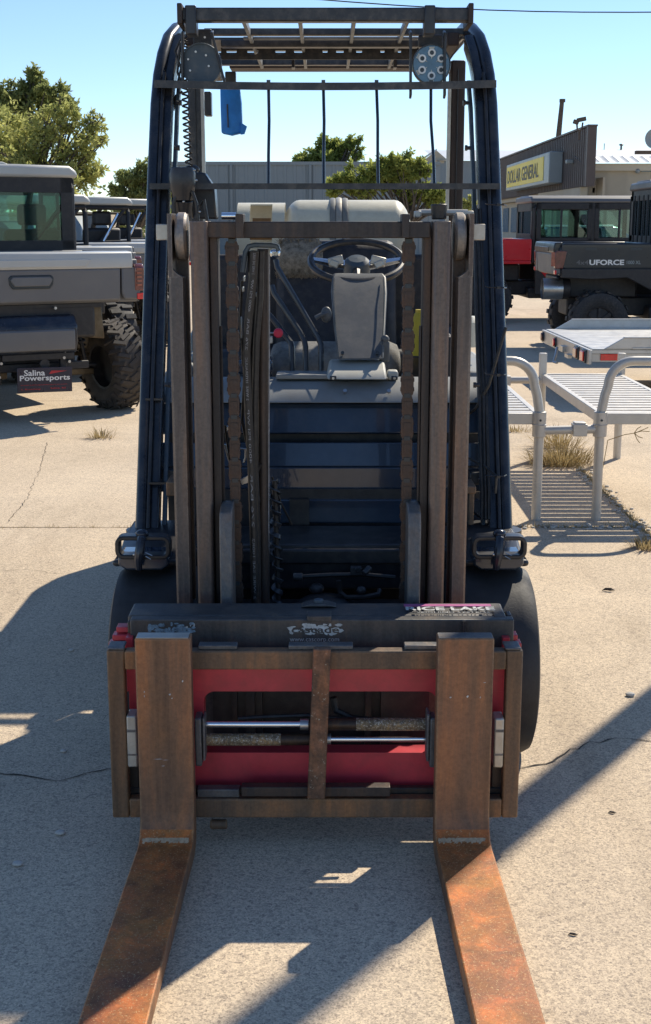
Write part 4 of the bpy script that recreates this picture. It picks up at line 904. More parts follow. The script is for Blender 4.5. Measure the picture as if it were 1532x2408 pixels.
b = MB(); b.tube([P(535,245,5.285),P(537,300,5.285)], .003, 5); b.build('bag_cord', M['black'], bb, off=BO)
YO_ = Vector((.335, 4.62, 1.0))
yj = thing('yellow_jug', 'yellow and cream plastic jug beside the seat behind the right mast rail', 'jug', YO_, org=YO_)
b = MB(); b.lathe([(.001,0),(.055,.002),(.045,.02),(.045,.10),(.035,.13),(.018,.15),(.018,.16),(.001,.16)], (.335,4.62,1.0), (0,0,1), 20); b.build('jug_body', M['yellow'], yj, off=YO_)
b = MB(); b.lathe([(.001,0),(.05,.002),(.055,.02),(.05,.09),(.03,.11),(.001,.11)], (.515,4.72,1.02), (0,0,1), 20)
y2 = thing('rag', 'pale yellow soft object tucked between mast rail and right guard leg', 'cloth', Vector((.515,4.72,1.02)), org=Vector((.515,4.72,1.02))); b.build('rag_body', M['tank'], y2, off=Vector((.515,4.72,1.02)))
b = MB(); b.box((X(463,4.9,1.5),5.30,Zv(272,5.3)),(X(480,4.9,1.5),5.36,Zv(215,5.3))); part('relay_box', b, 'black', bevel=.004)

# =====================================================================
# SIDE-BY-SIDE UTILITY VEHICLES  (local: x right, y forward, z up; origin under the rear axle)
# =====================================================================
def lug_mesh(r, wd):
    b = MB(); b.hexa([(-wd*.27,-.022,0),(wd*.18,-.018,0),(wd*.22,.020,0),(-wd*.22,.016,0),(-wd*.23,-.018,.014),(wd*.15,-.014,.014),(wd*.18,.016,.014),(-wd*.18,.012,.014)])
    me = b.mesh('tread_lug'); me.materials.append(M['utvtyre']); return me
def utv_wheel(root, x, y, r, wd, side, lugs, camber=0.0, mat='utvtyre', toe=0.0):
    Mx = Matrix.Translation((x, y, r)) @ Matrix.Rotation(toe, 4, 'Z') @ Matrix.Rotation(camber, 4, 'Y'); h = wd/2
    b = MB(); pr = [(r*.50,-h*.80),(r*.62,-h*1.0),(r*.82,-h*1.03),(r*.93,-h*.92),(r*.965,-h*.6),(r*.975,0),(r*.965,h*.6),(r*.93,h*.92),(r*.82,h*1.03),(r*.62,h),(r*.50,h*.80),(r*.50,-h*.80)]
    b.lathe(pr, (0,0,0), (1,0,0), 48)
    if lugs < 2:
        n = 22 if lugs else 16
        for k in range(n):
            for j in (-1, 1):
                a = 2*math.pi*(k+.25*j)/n; Rm = Matrix.Rotation(a, 4, 'X')
                q = MB(); q.box((j*h*.52-h*.40, -.026*r/.35, r*.96), (j*h*.52+h*.42, .026*r/.35, r*1.015)); q.xf(Rm); b.add(q.v, q.f)
    o = b.xf(Mx).build('wheel', M[mat], root)
    if lugs == 2:
        me = lug_mesh(r, wd)
        for k in range(20):
            for j, off in ((-.62, 0), (0, .5), (.62, 0), (-1.0, .5), (1.0, .5)):
                a = 2*math.pi*(k+off)/20; c = Mx @ Matrix.Rotation(a, 4, 'X') @ Matrix.Translation((j*h*.86, 0, r*(.967 if abs(j) < .9 else .905))) @ Matrix.Rotation(.35*(1 if j > 0 else -1)*(1 if j else 0)+(.5 if j == 0 else 0), 4, 'Z') @ (Matrix.Rotation(R(50)*(1 if j > 0 else -1), 4, 'Y') if abs(j) > .9 else Matrix())
                lo = link('tread_lug', me, o); lo.matrix_local = c
    b = MB(); s = side
    b.lathe([(r*.50,-h*.8),(r*.52,-h*.84),(r*.47,-h*.80),(r*.45,-h*.2),(r*.14,-h*.0),(.001,-h*.0)], (0,0,0), (1,0,0), 32)
    b.lathe([(r*.50,h*.8),(r*.52,h*.84),(r*.47,h*.80),(r*.45,h*.55),(r*.2,h*.62),(.001,h*.6)], (0,0,0), (1,0,0), 32)
    for k in range(7):
        a = 2*math.pi*k/7; q = MB(); q.box((s*h*.62 if s > 0 else -h*.80, -.018, r*.12), (h*.80 if s > 0 else -h*.62, .018, r*.45)); q.xf(Matrix.Rotation(a, 4, 'X')); b.add(q.v, q.f)
    b.xf(Mx).build('rim', M['utvblack'], o)
    return o
def utv(name, label, loc, rz, roofz=1.93, body='utvgray', tail='utvdark', length=2.15, closed=True, near=0, group='side-by-side utility vehicles parked in the lot', crew=False, hw=.72):
    t = thing(name, label, 'utility vehicle', loc, rz, group)
    def q(nm, b, mat, par=None, bevel=0.0, **k): return b.build(nm, M[mat], par or t, bevel, **k)
    yb = -.50; L = length
    # bed
    b = MB(); b.box((-hw, yb+.02, .88), (hw, yb+.06, 1.20)); b.box((-hw, yb+.06, .88), (hw, .62, .93)); b.box((-hw,yb+.06,.93),(-hw+.05,.62,1.25)); b.box((hw-.05,yb+.06,.93),(hw,.62,1.25)); b.box((-hw+.05,.56,.93),(hw-.05,.62,1.25)); q('cargo_bed', b, body if body != 'utvgray' else 'utvdark', bevel=.012)
    tx = hw-.16
    b = MB(); b.prism([(yb-.02,.90),(yb-.035,1.13),(yb+.0,1.15),(yb+.02,1.15),(yb+.02,.88)], 'x', -tx, tx); tg = q('tailgate', b, tail, bevel=.01)
    b = MB(); b.prism([(yb-.040,1.132),(yb-.045,1.20),(yb-.03,1.255),(yb+.06,1.262),(yb+.06,1.15)], 'x', -hw-.01, hw-.06); q('tailgate_cap', b, body, tg, .012)
    b = MB(); b.prism([(-tx+.02 if crew else -.62, 1.148),( .30,1.148),(.35,1.205),(-.67,1.205)], 'y', yb-.050, yb-.03); q('cap_step', b, body, tg, .006)
    if near:
        for nm, mt, g, y0 in (('handle_recess','dimdot',.0,yb-.0385),('tailgate_handle','utvdark',.012,yb-.050)):
            b = MB(); w2, z0, z1, cxh = .17-g, .995+g*1.6, 1.095-g, -.115
            b.prism([(cxh-w2+.03,z0),(cxh+w2-.03,z0),(cxh+w2-.008,z0+.03),(cxh+w2,z1-.02),(cxh+w2-.02,z1),(cxh-w2+.02,z1),(cxh-w2,z1-.02),(cxh-w2+.008,z0+.03)], 'y', y0, y0+.02); q(nm, b, mt, tg, .006)
    for s in (-1, 1):
        b = MB(); x0, x1 = sorted((s*(tx+.012), s*(hw+.0))); b.prism([(x0+.02 if s > 0 else x0,.90),(x1 if s > 0 else x1-.02,.90),(x1,.95),(x1,1.14),(x0,1.14),(x0,.95)], 'y', yb-.030, yb+.10); q('rear_corner', b, tail, bevel=.012)
        b = MB(); x0, x1 = sorted((s*(hw-.045), s*(hw+.028))); b.prism([(yb-.036,.965),(yb-.045,1.14),(yb-.02,1.165),(yb+.10,1.165),(yb+.06,.965)], 'x', x0, x1); tl = q('tail_light', b, 'taillens', bevel=.008)
        if near:
            for zz in (1.0, 1.03, 1.06, 1.09, 1.12): b = MB(); b.box((x0+.012, yb-.050, zz), (x1-.022, yb-.040, zz+.014)); q('lamp_segment', b, 'amber', tl)
        b = MB(); x0, x1 = sorted((s*(hw-.03), s*(hw+.05))); b.box((x0, yb-.04, .90), (x1, yb-.02, .945)); q('reflector', b, 'redlens', bevel=.003)
    # chassis, axle, arms
    b = MB(); b.box((-.28,-.30,.40),(.28,L+.35,.62)); b.box((-.55,.62,.36),(.55,L-.15,.52)); b.box((-.40,-.45,.62),(.40,.50,.87)); q('frame', b, 'utvblack', bevel=.02)
    b = MB(); b.cyl((-.55,0,.36),(.55,0,.36),.022,n=10); b.cyl((-.55,L,.36),(.55,L,.36),.022,n=10); q('axle', b, 'utvblack')
    for y in (0, L):
        for s in (-1, 1):
            b = MB(); b.hexa([(s*.20,y-.10,.30),(s*.52,y-.05,.29),(s*.52,y+.05,.29),(s*.20,y+.12,.30),(s*.20,y-.10,.35),(s*.52,y-.05,.34),(s*.52,y+.05,.34),(s*.20,y+.12,.35)]); b.tube([(s*.2,y-.1,.47),(s*.5,y,.45)], .016, 6); q('suspension_arm', b, 'skid', bevel=.006)
            b = MB(); b.cyl((s*.44,y-.10,.36),(s*.34,y-.12,.84),.016,n=8); c0 = Vector((s*.405,y-.107,.53)); c1 = Vector((s*.34,y-.12,.84))
            pts = [c0.lerp(c1,k/56)+Vector((.032*math.cos(k*.8), .032*math.sin(k*.8), 0)) for k in range(57)]; b.tube(pts, .009, 5); q('shock_absorber', b, 'utvblack')
    hub = []
    for i, (s, y) in enumerate(((1,0),(-1,0),(1,L),(-1,L))): utv_wheel(t, s*(.70 if near and i == 0 else .66), y, .355, .27 if near and i == 0 else .26, s, 2 if (near and i == 0) else (1 if near else 0), camber=(-.10*s if near else 0), toe=(R(9) if near and i == 0 else 0), mat='utvtyre' if near else 'utvtyreclean')
    if near:
        b = MB(); b.prism([(-.52,.52),(-.56,.60),(-.56,.72),(-.50,.80),(-.34,.80),(-.30,.72),(-.30,.60),(-.34,.52)], 'x', -.47, .22); q('muffler', b, 'muffler', bevel=.018)
        b = MB(); b.prism([(-.565,.545),(-.575,.60),(-.575,.685),(-.565,.70),(-.55,.70),(-.55,.545)], 'x', -.40, .19); q('heat_shield', b, 'utvdark', bevel=.01)
        b = MB(); b.cyl((-.50,-.43,.65),(-.44,-.43,.65),.045,n=18); b.cyl((.215,-.43,.66),(.225,-.43,.66),.10,n=20); q('exhaust_end', b, 'utvblack')
        b = MB(); b.box((-.55,-.45,.84),(.45,-.30,.88)); b.box((-.35,-.50,.47),(.20,-.46,.52)); b.box((-.50,-.40,.38),(.35,-.36,.44)); b.box((-.40,-.47,.30),(-.36,-.43,.52)); b.box((.10,-.47,.36),(.15,-.43,.56)); b.cyl((-.03,-.50,.44),(-.03,-.47,.44),.04,n=16); q('hitch_frame', b, 'utvblack', bevel=.006)
        for x, z in ((-.38,.50),(-.36,.46),(-.38,.36),(.13,.53),(.12,.48),(-.42,.87),(.07,.85),(.16,.45)): b = MB(); b.cyl((x,-.505,z),(x,-.47,z),.011,n=8); q('hitch_bolt', b, 'steel')
        b = MB(); b.hexa([(.30,-.42,.62),(.48,-.42,.60),(.48,-.38,.60),(.30,-.38,.62),(.22,-.42,.88),(.46,-.42,.88),(.46,-.38,.88),(.22,-.38,.88)]); b.hexa([(.34,.02,.50),(.50,.02,.48),(.50,.08,.48),(.34,.08,.50),(.42,.02,.88),(.58,.02,.88),(.58,.08,.88),(.42,.08,.88)]); split_build(b, 'fender_brace', M['skid'], t, None, .01)
        # licence-plate style dealer sign
        b = MB(); Rm = Matrix.Rotation(R(1.5),3,'Y'); b.box((-.26,-.545,.235),(.16,-.540,.42), Rm, (-.05,-.54,.33)); pl = q('dealer_plate', b, 'plate', bevel=.002)
        Tm = Matrix.Translation((-.05,-.5475,.33)) @ Matrix.Rotation(R(1.5),4,'Y')
        for tx_, cx, cz, w_, h_, mt, bo in (('Salina',-.08,.052,.16,.044,'white',.02),('Powersports',-.0,.008,.385,.052,'white',.02),('www.salinapowersports.com',-.01,-.038,.36,.010,'platered',0),('S. Broadway',-.11,-.070,.15,.014,'platered',.01),('Salina, KS',.10,-.066,.12,.014,'platered',.01)):
            tm = text_mb(tx_, w_, h_, bold=bo); tm.xf(Tm @ Matrix.Translation((cx,0,cz))); q('plate_lettering', tm, mt, pl)
        b = MB(); b.add([(.03,0,.040),(.17,0,.062),(.05,0,.066)],[(0,1,2)]); b.xf(Tm); q('plate_swoosh', b, 'platered', pl)
    # cab
    y0 = .66; cabL = (1.75 if crew else .95); y1 = y0+cabL; rt = roofz; xw = .64
    b = MB()
    b.prism([(-xw-.05,rt-.10),(-xw-.045,rt-.05),(-xw+.02,rt-.005),(-.2,rt+.0),(.2,rt+.0),(xw-.02,rt-.005),(xw+.045,rt-.05),(xw+.05,rt-.10)], 'y', y0-.06, y1+.12); rfm = body if body == 'utvgray' else 'utvdark'; rf = q('roof', b, rfm, bevel=.03)
    b = MB(); b.prism([(-xw+.05,rt),(-xw+.10,rt+.018),(.08,rt+.018),(.13,rt)], 'y', y0, y1); q('roof_rib', b, rfm, rf, .008)
    b = MB()
    for s in (-1, 1):
        b.tube([(s*xw,y0,.90),(s*xw,y0,rt-.18),(s*(xw-.01),y0+.05,rt-.11),(s*(xw-.01),y1-.08,rt-.11),(s*xw,y1+.10,rt-.20),(s*(xw+.02),y1+.52,1.22)], .028, 8)
        if crew: b.box((s*xw-.035,y0+.80,.5),(s*xw+.035,y0+.92,rt-.10))
        b.tube([(s*xw,y0,1.70),(s*.15,y0,1.12)], .02, 6)
    b.tube([(-xw,y0,rt-.13),(xw,y0,rt-.13)], .028, 8); b.tube([(-xw,y0,1.25),(xw,y0,1.25)], .022, 8); b.tube([(-xw,y1+.1,rt-.2),(xw,y1+.1,rt-.2)], .02, 6)
    q('cab_frame', b, 'utvblack')
    if closed:
        b = MB(); b.box((-xw,y0-.035,1.26),(-xw+.10,y0-.03,rt-.1)); b.box((xw-.10,y0-.035,1.26),(xw,y0-.03,rt-.1)); b.box((-xw,y0-.035,rt-.22),(xw,y0-.028,rt-.1)); b.box((-xw,y0-.035,1.24),(xw,y0-.028,1.33)); b.box((-.24,y0-.036,1.3),(-.19,y0-.029,rt-.2)); rw = q('rear_window_frame', b, 'utvblack', bevel=.004)
        b = MB(); b.box((-xw+.09,y0-.022,1.30),(-.20,y0-.018,rt-.21)); q('pane', b, 'utvglass', rw); b = MB(); b.box((-.21,y0-.0215,1.30),(xw-.09,y0-.0175,rt-.21)); q('pane', b, 'utvglass', rw)
    b = MB(); b.add([(-xw,y1+.12,rt-.2),(xw,y1+.12,rt-.2),(xw,y1+.5,1.24),(-xw,y1+.5,1.24)],[(0,1,2,3)]); q('windshield', b, 'rearglass')
    # body sides, doors, hood
    for s in (-1, 1):
        n_d = 2 if crew else 1
        for d in range(n_d):
            ya = y0+.03+d*.88; ye_ = min(y1+.05, ya+.84); x0, x1 = sorted((s*(xw+.01), s*(xw+.07)))
            b = MB(); b.prism([(ya,.42),(ye_,.42),(ye_,1.22),(ya,1.22)], 'x', x0, x1); dr = q('door', b, 'utvblack', bevel=.015)
            b = MB(); xx = s*(xw+.074); b.prism([(ya+.05,.80),(ya+.22,.62),(ya+.72,.66),(ye_-.03,.80),(ye_-.03,1.10),(ya+.35,1.16),(ya+.05,1.12)], 'x', min(xx,xx+s*.01), max(xx,xx+s*.01)); q('door_panel', b, 'utvred' if body == 'utvred' else ('utvgloss' if body == 'utvgloss' else tail), dr, .006)
            if closed or crew:
                fr_ = MB(); xx0, xx1 = sorted((s*(xw+.01), s*(xw+.045)))
                fr_.box((xx0,ya,1.22),(xx1,ya+.07,rt-.10)); fr_.box((xx0,ye_-.07,1.22),(xx1,ye_,rt-.10)); fr_.box((xx0,ya,rt-.20),(xx1,ye_,rt-.10)); fr_.box((xx0,ya+.36,1.22),(xx1,ya+.39,rt-.15)); fr_.box((xx0,ya,1.215),(xx1,ye_,1.27)); wf = q('side_window', fr_, 'utvblack', bevel=.01)
                b = MB(); b.box((s*(xw+.024)-.002,ya+.06,1.26),(s*(xw+.024)+.002,ye_-.06,rt-.19)); q('pane', b, 'rearglass', wf)
    b = MB(); yf = y1+.5; yn = L+.62
    b.prism([(yf-.5,.5),(yn,.55),(yn+.05,.80),(yn-.08,1.02),(yf,1.24),(yf-.5,1.22)], 'x', -.60, .60); q('hood', b, body if body == 'utvred' else 'utvgloss' if body == 'utvgloss' else body, bevel=.05)
    for s in (-1, 1):
        x0, x1 = sorted((s*.52, s*.80))
        for yc, nm in ((0,'rear_fender'),(L,'front_fender')):
            b = MB(); pr = [(yc+.46*math.cos(R(a)), .36+.50*math.sin(R(a))) for a in range(20, 161, 20)]; pr2 = [(yc+.42*math.cos(R(a)), .36+.45*math.sin(R(a))) for a in range(160, 19, -20)]
            xa_, xb_ = sorted((s*.56, s*(.80 if yc else .76))); b.prism(pr+pr2, 'x', xa_, xb_)
            if yc: q(nm, b, 'utvblack', bevel=.006)
    # seats and steering wheel
    rows = [y0+.12] + ([y0+.98] if crew else [])
    for yy in rows:
        for x in (-.34, .34):
            b = MB(); b.prism([(yy,.85),(yy+.14,.85),(yy+.07,1.42),(yy-.05,1.42)], 'x', x-.24, x+.24); st = q('seat', b, 'utvblack', bevel=.04)
            b = MB(); b.prism([(yy-.04,1.45),(yy+.05,1.45),(yy+.04,1.62),(yy-.04,1.62)], 'x', x-.12, x+.12); q('headrest', b, 'utvblack', st, .03)
    b = MB(); c = Vector((-.34, y1+.15, 1.22)); b.tube([c+Vector((.17*math.cos(a*.3142), .07*math.sin(a*.3142), .155*math.sin(a*.3142))) for a in range(21)], .014, 6, caps=False); q('steering_wheel', b, 'utvblack')
    if not closed:
        for s in (-1, 1):
            b = MB(); b.tube([(s*.30,y0-.02,1.26),(s*.50,y0-.02,rt-.2)], .018, 6); q('bright_strut', b, 'chrome')
    return t
def rgt(a): return Vector((math.cos(a), math.sin(a), 0))
psi = R(30.5)
c1 = Vector((-2.32, 10.13, 0))
u1 = utv('utility_vehicle', 'silver grey closed-cab utility vehicle with big lugged tyre and dealer plate, nearest on the left', c1, psi, near=1, hw=.74)
def rowutv(ru, rd, lb, closed, rz=1.80, psi_=psi):
    # place so the right rear roof corner stands on column ru at distance rd
    z = rz; x = X(ru, rd, z); h = Vector((-math.sin(psi_), math.cos(psi_), 0)); loc = Vector((x, rd, 0))-rgt(psi_)*.66-h*.66
    return utv('utility_vehicle', lb, loc, psi_, roofz=rz, closed=closed, body='utvgray', near=0)
rowutv(203, 13.6, 'open-backed utility vehicle with pale roof just behind the nearest closed-cab one on the left', False, 1.76)
rowutv(304, 16.4, 'open-cab utility vehicle with black roof frame, third from the left in the row', False, 1.79)
rowutv(352, 19.6, 'dark utility vehicle farthest in the left row, partly hidden by the forklift leg', False, 1.83)
# right: black vehicle seen from its side, and the red crew cab behind
kx = zc(15.4, 1.0)/F
u5 = utv('utility_vehicle', 'glossy black utility vehicle with white lettering on the bed side, parked behind the silver trailer', Vector(((1405-766)*kx, 15.9, 0)), R(-90), roofz=1.96, body='utvgloss', tail='utvdark', near=0)
b = MB(); b.prism([(-.46,.97),(.60,.97),(.60,1.235),(-.46,1.235)], 'x', .722, .732); sp = b.build('bed_side', M['utvgloss'], u5, .006)
for txt, yc, w_, h_, mt, bo in (('UFORCE', .06, .40, .062, 'white', .035), ('1000 XL', .37, .16, .04, 'signgrey', .01), ('4x4', -.22, .14, .05, 'utvdark', .01)):
    t = text_mb(txt, w_, h_, bold=bo); t.xf(Matrix.Translation((.7345, yc, 1.035)) @ Matrix.Rotation(R(90),4,'Z')); t.build('bed_lettering', M[mt], sp)
for y in (-.12, .12, .40): b = MB(); b.box((.7325,y-.07,1.17),(.735,y+.06,1.20)); b.build('tie_slot', M['dimdot'], sp, .004)
b = MB(); b.box((.735,-.58,.99),(.745,-.46,1.15)); b.build('side_marker', M['amber'], u5, .01)
b = MB(); b.prism([(-.46,.86),(-.10,.84),(.30,.86),(.62,.70),(.62,.62),(.78,.62),(.78,1.22),(.62,1.22),(.62,.965),(-.46,.965)], 'x', .70, .76); b.build('bed_skirt', M['utvblack'], u5, .01)
b = MB(); b.cyl((.42,-.60,.72),(.42,-.30,.72),.12,n=20); b.build('muffler', M['utvblack'], u5, .01)
b = MB(); b.lathe([(.125,-.05),(.125,-.28)],(.42,-.34,.72),(0,1,0),20); b.build('muffler_band', M['steel'], u5)
b = MB()
for k in range(6): b.cyl((-.56+k*.22, .60, 1.25), (-.56+k*.22, .60, 1.80), .008, n=6)
b.build('rear_guard_rack', M['utvblack'], u5)
kx = zc(19.9, 1.0)/F
u6 = utv('utility_vehicle', 'crew-cab utility vehicle with red doors and two side windows, behind the black one', Vector(((1165-766)*kx-.10, 20.6, 0)), R(-88), roofz=1.88, body='utvred', tail='utvred', near=0, crew=True, length=3.05)

# small silver trailer
TO = Vector((2.14, 11.7, 0))

tr = thing('flatbed_trailer', 'low silver aluminium flatbed trailer with red tail lights', 'trailer', TO, R(1.0))
def tq(nm, b, mat, par=None, bevel=0.0): return b.build(nm, M[mat], par or tr, bevel)
b = MB(); b.box((.02,-1.05,.425),(3.3,1.05,.452)); dk = tq('deck', b, 'trailer')
for k in range(11): b = MB(); b.box((.03,-1.04+k*.19,.4525),(3.3,-1.04+k*.19+.183,.462)); tq('deck_plank', b, 'trailer', dk, .003)
for s in (-1, 1):
    b = MB(); b.prism([(.12,.4625),(.28,.555),(3.3,.555),(3.3,.4625)], 'y', s*1.05-.012, s*1.05+.012); rl = tq('side_rail', b, 'trailer', bevel=.004)
    b = MB(); b.box((.35,s*1.05-.02,.46),(3.3,s*1.05+.02,.475)); b.box((.28,s*1.05-.022,.548),(3.3,s*1.05+.022,.560)); tq('rail_lip', b, 'trailer', rl, .003)
    for x in (1.3,1.42,1.7,1.95): b = MB(); b.cyl((x,s*1.05-.02,.51),(x,s*1.05+.02,.51),.012,n=10); tq('rail_bolt', b, 'grayplate' if s > 0 else 'white', rl)
    b = MB(); b.box((.0,s*.99-.03,.35),(3.3,s*.99+.03,.4245)); tq('frame_beam', b, 'trailer', bevel=.006)
    utv_wheel(tr, 1.75, s*.70, .26, .17, 1, 0, mat='utvtyreclean') if False else None
    b = MB(); b.lathe([(.14,-.08),(.24,-.09),(.26,-.05),(.26,.05),(.24,.09),(.14,.08)], (1.4,s*.72,.26), (0,1,0), 30); tq('tyre', b, 'utvtyreclean'); b = MB(); b.lathe([(.14,-.07),(.05,-.02),(.001,-.02)], (1.4,s*.72,.26), (0,1,0), 20); tq('rim', b, 'white')
b = MB(); b.box((-.005,-1.07,.335),(.02,1.07,.455)); bp = tq('rear_panel', b, 'trailer', bevel=.004)
for y, kind in ((.97,'r'),(.35,'r'),(-.62,'b'),(-.90,'b')):
    if kind == 'r':
        b = MB(); b.cyl((-.02,y,.395),(-.004,y,.395),.048,n=20); o = tq('tail_light', b, 'dimdot'); b = MB(); b.cyl((-.034,y,.395),(-.02,y,.395),.037,n=20); tq('lens', b, 'redlens' if y < .9 else 'taillens', o, .004)
    else:
        b = MB(); b.box((-.022,y-.085,.338),(-.0055,y+.085,.448)); o = tq('tail_light', b, 'dimdot', bevel=.02); b = MB(); b.box((-.035,y-.064,.352),(-.0225,y+.064,.434)); tq('lens', b, 'redlens' if y < -.8 else 'amber', o, .012)
b = MB(); b.box((.10,-1.035,.365),(.26,-1.022,.42)); tq('side_reflector', b, 'redlens', bevel=.004)
b = MB(); b.tube([(-.02,.2,.36),(-.05,.1,.30),(-.07,.08,.24),(-.05,.02,.24)], .012, 6); b.box((-.04,-.15,.35),(-.005,.0,.40)); b.box((-.04,-.40,.32),(-.005,-.25,.35)); split_build(b, 'tailgate_latch', M['steel'], tr, None)

# ---- aluminium benches ----
def bench(name, label, x0, x1, y0, y1, zt, side, hoopx):
    O = Vector((x0 if side > 0 else x1, y0, 0)); t = thing(name, label, 'platform', O, org=O, group='slatted aluminium platforms joined by a pipe')
    def bq(nm, b, mat='alubench', par=None, bevel=0.0): return b.build(nm, M[mat], par or t, bevel, off=O)
    b = MB(); b.box((x0,y0,zt-.055),(x1,y0+.035,zt)); b.box((x0,y1-.035,zt-.055),(x1,y1,zt)); b.box((x0,y0+.0355,zt-.055),(x0+.03,y1-.0355,zt)); b.box((x1-.03,y0+.0355,zt-.055),(x1,y1-.0355,zt)); fr_ = bq('frame', b, bevel=.003)
    n = 17; me = None
    for k in range(n):
        ya = y0+.05+(y1-y0-.10)*k/n; wd = (y1-y0-.10)/n*.62
        b = MB(); b.box((x0+.0305,ya,zt-.030),(x1-.0305,ya+wd,zt-.002)); bq('slat', b, 'alubench', fr_)
    xf_ = x0 if side > 0 else x1
    for xx in (x0+.005, x1-.005):
        for yy in (y0+.0, y1-.02):
            b = MB(); b.cyl((xx,yy,0),(xx,yy,zt+.02 if yy > y0+.1 else zt-.10),.024,n=14); bq('leg', b)
            if yy > y0+.1: b = MB(); b.box((xx-.022,yy-.022,zt),(xx+.022,yy+.022,zt+.13)); bq('post_stub', b, bevel=.003)
    for xx in (x0+.005, x1-.005):
        b = MB(); b.cyl((xx,y0,zt-.115),(xx,y0,zt+.01),.034,n=18); b.cyl((xx,y0,zt-.058),(xx,y0,zt-.052),.037,n=18); s_ = bq('pipe_socket', b, bevel=.003); b = MB(); b.cyl((xx,y0-.036,zt-.03),(xx,y0-.030,zt-.03),.006,n=8); bq('set_screw', b, 'dimdot', s_)
    # hoop handrail
    xa, xb = hoopx; zt2 = .80; pts = [Vector((xa,y0,zt)), Vector((xa+side*.015,y0,zt+.09))]; rr = .12
    d = 1 if xb > xa else -1
    pts += [Vector((xa+d*(.03+rr-rr*math.cos(R(a))), y0, zt2-rr+rr*math.sin(R(a)))) for a in range(0, 91, 10)]
    pts += [Vector((xb-d*(.03+rr-rr*math.cos(R(a))), y0, zt2-rr+rr*math.sin(R(a)))) for a in range(90, -1, -10)]
    pts += [Vector((xb-d*.015,y0,zt+.09)), Vector((xb,y0,zt))]
    b = MB(); b.tube(pts, .0235, 14); bq('hoop_rail', b)
    return t
B1 = bench('slatted_platform', 'aluminium slatted platform emerging behind the right guard leg, nearer the forklift', .55, 1.066, 6.38, 8.16, .54, -1, (1.060, .556))
B2 = bench('slatted_platform', 'aluminium slatted platform at the right edge with hoop rail and weeds below', 1.358, 1.86, 6.38, 8.16, .54, 1, (1.365, 1.855))
OJ = Vector((1.21, 6.38, .455)); j = thing('coupling_pipe', 'short horizontal aluminium pipe with clamp joining the two slatted platforms', 'pipe', OJ, org=OJ)
b = MB(); b.cyl((1.08,6.38,.455),(1.35,6.38,.462),.022,n=14); b.build('pipe', M['alubench'], j, off=OJ)
b = MB(); b.box((1.225,6.345,.43),(1.295,6.415,.49)); b.box((1.232,6.35,.488),(1.288,6.41,.498)); b.build('pipe_clamp', M['alubench'], j, .003, off=OJ)
OJ = Vector((1.21, 8.14, .48)); j = thing('coupling_pipe', 'far horizontal aluminium pipe joining the platforms at their back posts', 'pipe', OJ, org=OJ)
b = MB(); b.cyl((1.06,8.14,.50),(1.36,8.14,.50),.022,n=14); b.build('pipe', M['alubench'], j, off=OJ)
b = MB(); b.box((1.05,8.10,.47),(1.16,8.18,.53)); b.build('pipe_clamp', M['alubench'], j, .003, off=OJ)

# ---- dry weeds ----
def tuft(name, label, c, rad, n, h, seed, flat=.5, mat='drygrass', group='dry weeds'):
    rnd = random.Random(seed); b = MB()
    for k in range(n):
        a = rnd.uniform(0, 2*math.pi); r0 = rad*rnd.random()**.7; p = Vector((r0*math.cos(a), r0*math.sin(a)*.6, .001)); d = Vector((math.cos(a)*rnd.uniform(.2,1.2)*flat*2, math.sin(a)*rnd.uniform(.2,1)*flat*2, rnd.uniform(.3,1))).normalized()
        L = h*rnd.uniform(.4,1.1); w_ = rnd.uniform(.0012,.003); s_ = Vector((-d.y, d.x, 0)).normalized()*w_; m_ = p+d*L*.5+Vector((0,0,L*.12)); e = p+d*L+Vector((rnd.gauss(0,.01),rnd.gauss(0,.01),-L*.15*rnd.random()))
        b.add([p-s_, p+s_, m_+s_*.8, m_-s_*.8, e], [(0,1,2,3),(3,2,4)])
    t = b.build(name, M[mat]); t.location = c; t['label'] = label; t['category'] = 'grass'; t['kind'] = 'stuff'; return t
tuft('dry_grass_clump', 'straw coloured dry grass clump between the platform legs', G(1318,1092)+Vector((0,0,.0)), .20, 900, .16, 1)
tuft('dry_grass_clump', 'thin grey-green dry weeds behind the straw coloured clump, at the platform legs', G(1315,1052), .16, 260, .20, 2)
tuft('dry_grass_clump', 'small dry tuft growing alone on the concrete left of the forklift', G(238,1030), .10, 110, .11, 3)
tuft('dry_grass_clump', 'brown weed clump at the right edge by the slab corner', G(1525,1290), .09, 220, .07, 4)
tuft('dry_grass_clump', 'sparse dry weeds under the near end of the left platform', G(1215,1015), .12, 110, .06, 9)
def jointweeds(p0, p1, n, seed, h, label):
    rnd = random.Random(seed); b = MB(); p0 = Vector(p0); p1 = Vector(p1)
    for k in range(n):
        t = rnd.random(); c = p0.lerp(p1, t)+Vector((rnd.gauss(0,.012), rnd.gauss(0,.010), 0)); L = h*rnd.uniform(.2,1)*(1 if rnd.random() < .85 else 1.8); d = Vector((rnd.gauss(0,.7), rnd.gauss(0,.5), 1)).normalized(); s_ = Vector((.0018,.0006,0))
        b.add([c-s_, c+s_, c+d*L], [(0,1,2)])
    t = b.build('joint_weeds', M['drygrass']); t['label'] = label; t['category'] = 'weeds'; t['kind'] = 'stuff'
jointweeds((-3,6.21,-.005),(-.6,6.21,-.005), 420, 5, .022, 'thin line of dry weeds in the slab joint on the left')
jointweeds((.9,6.21,-.005),(1.55,6.21,-.005), 420, 6, .035, 'weeds in the slab joint below the platform legs')
jointweeds((1.55,5.5,-.005),(1.55,7.9,-.005), 900, 7, .045, 'weeds in the slab joint running away at the right')
rnd = random.Random(8); b = MB()
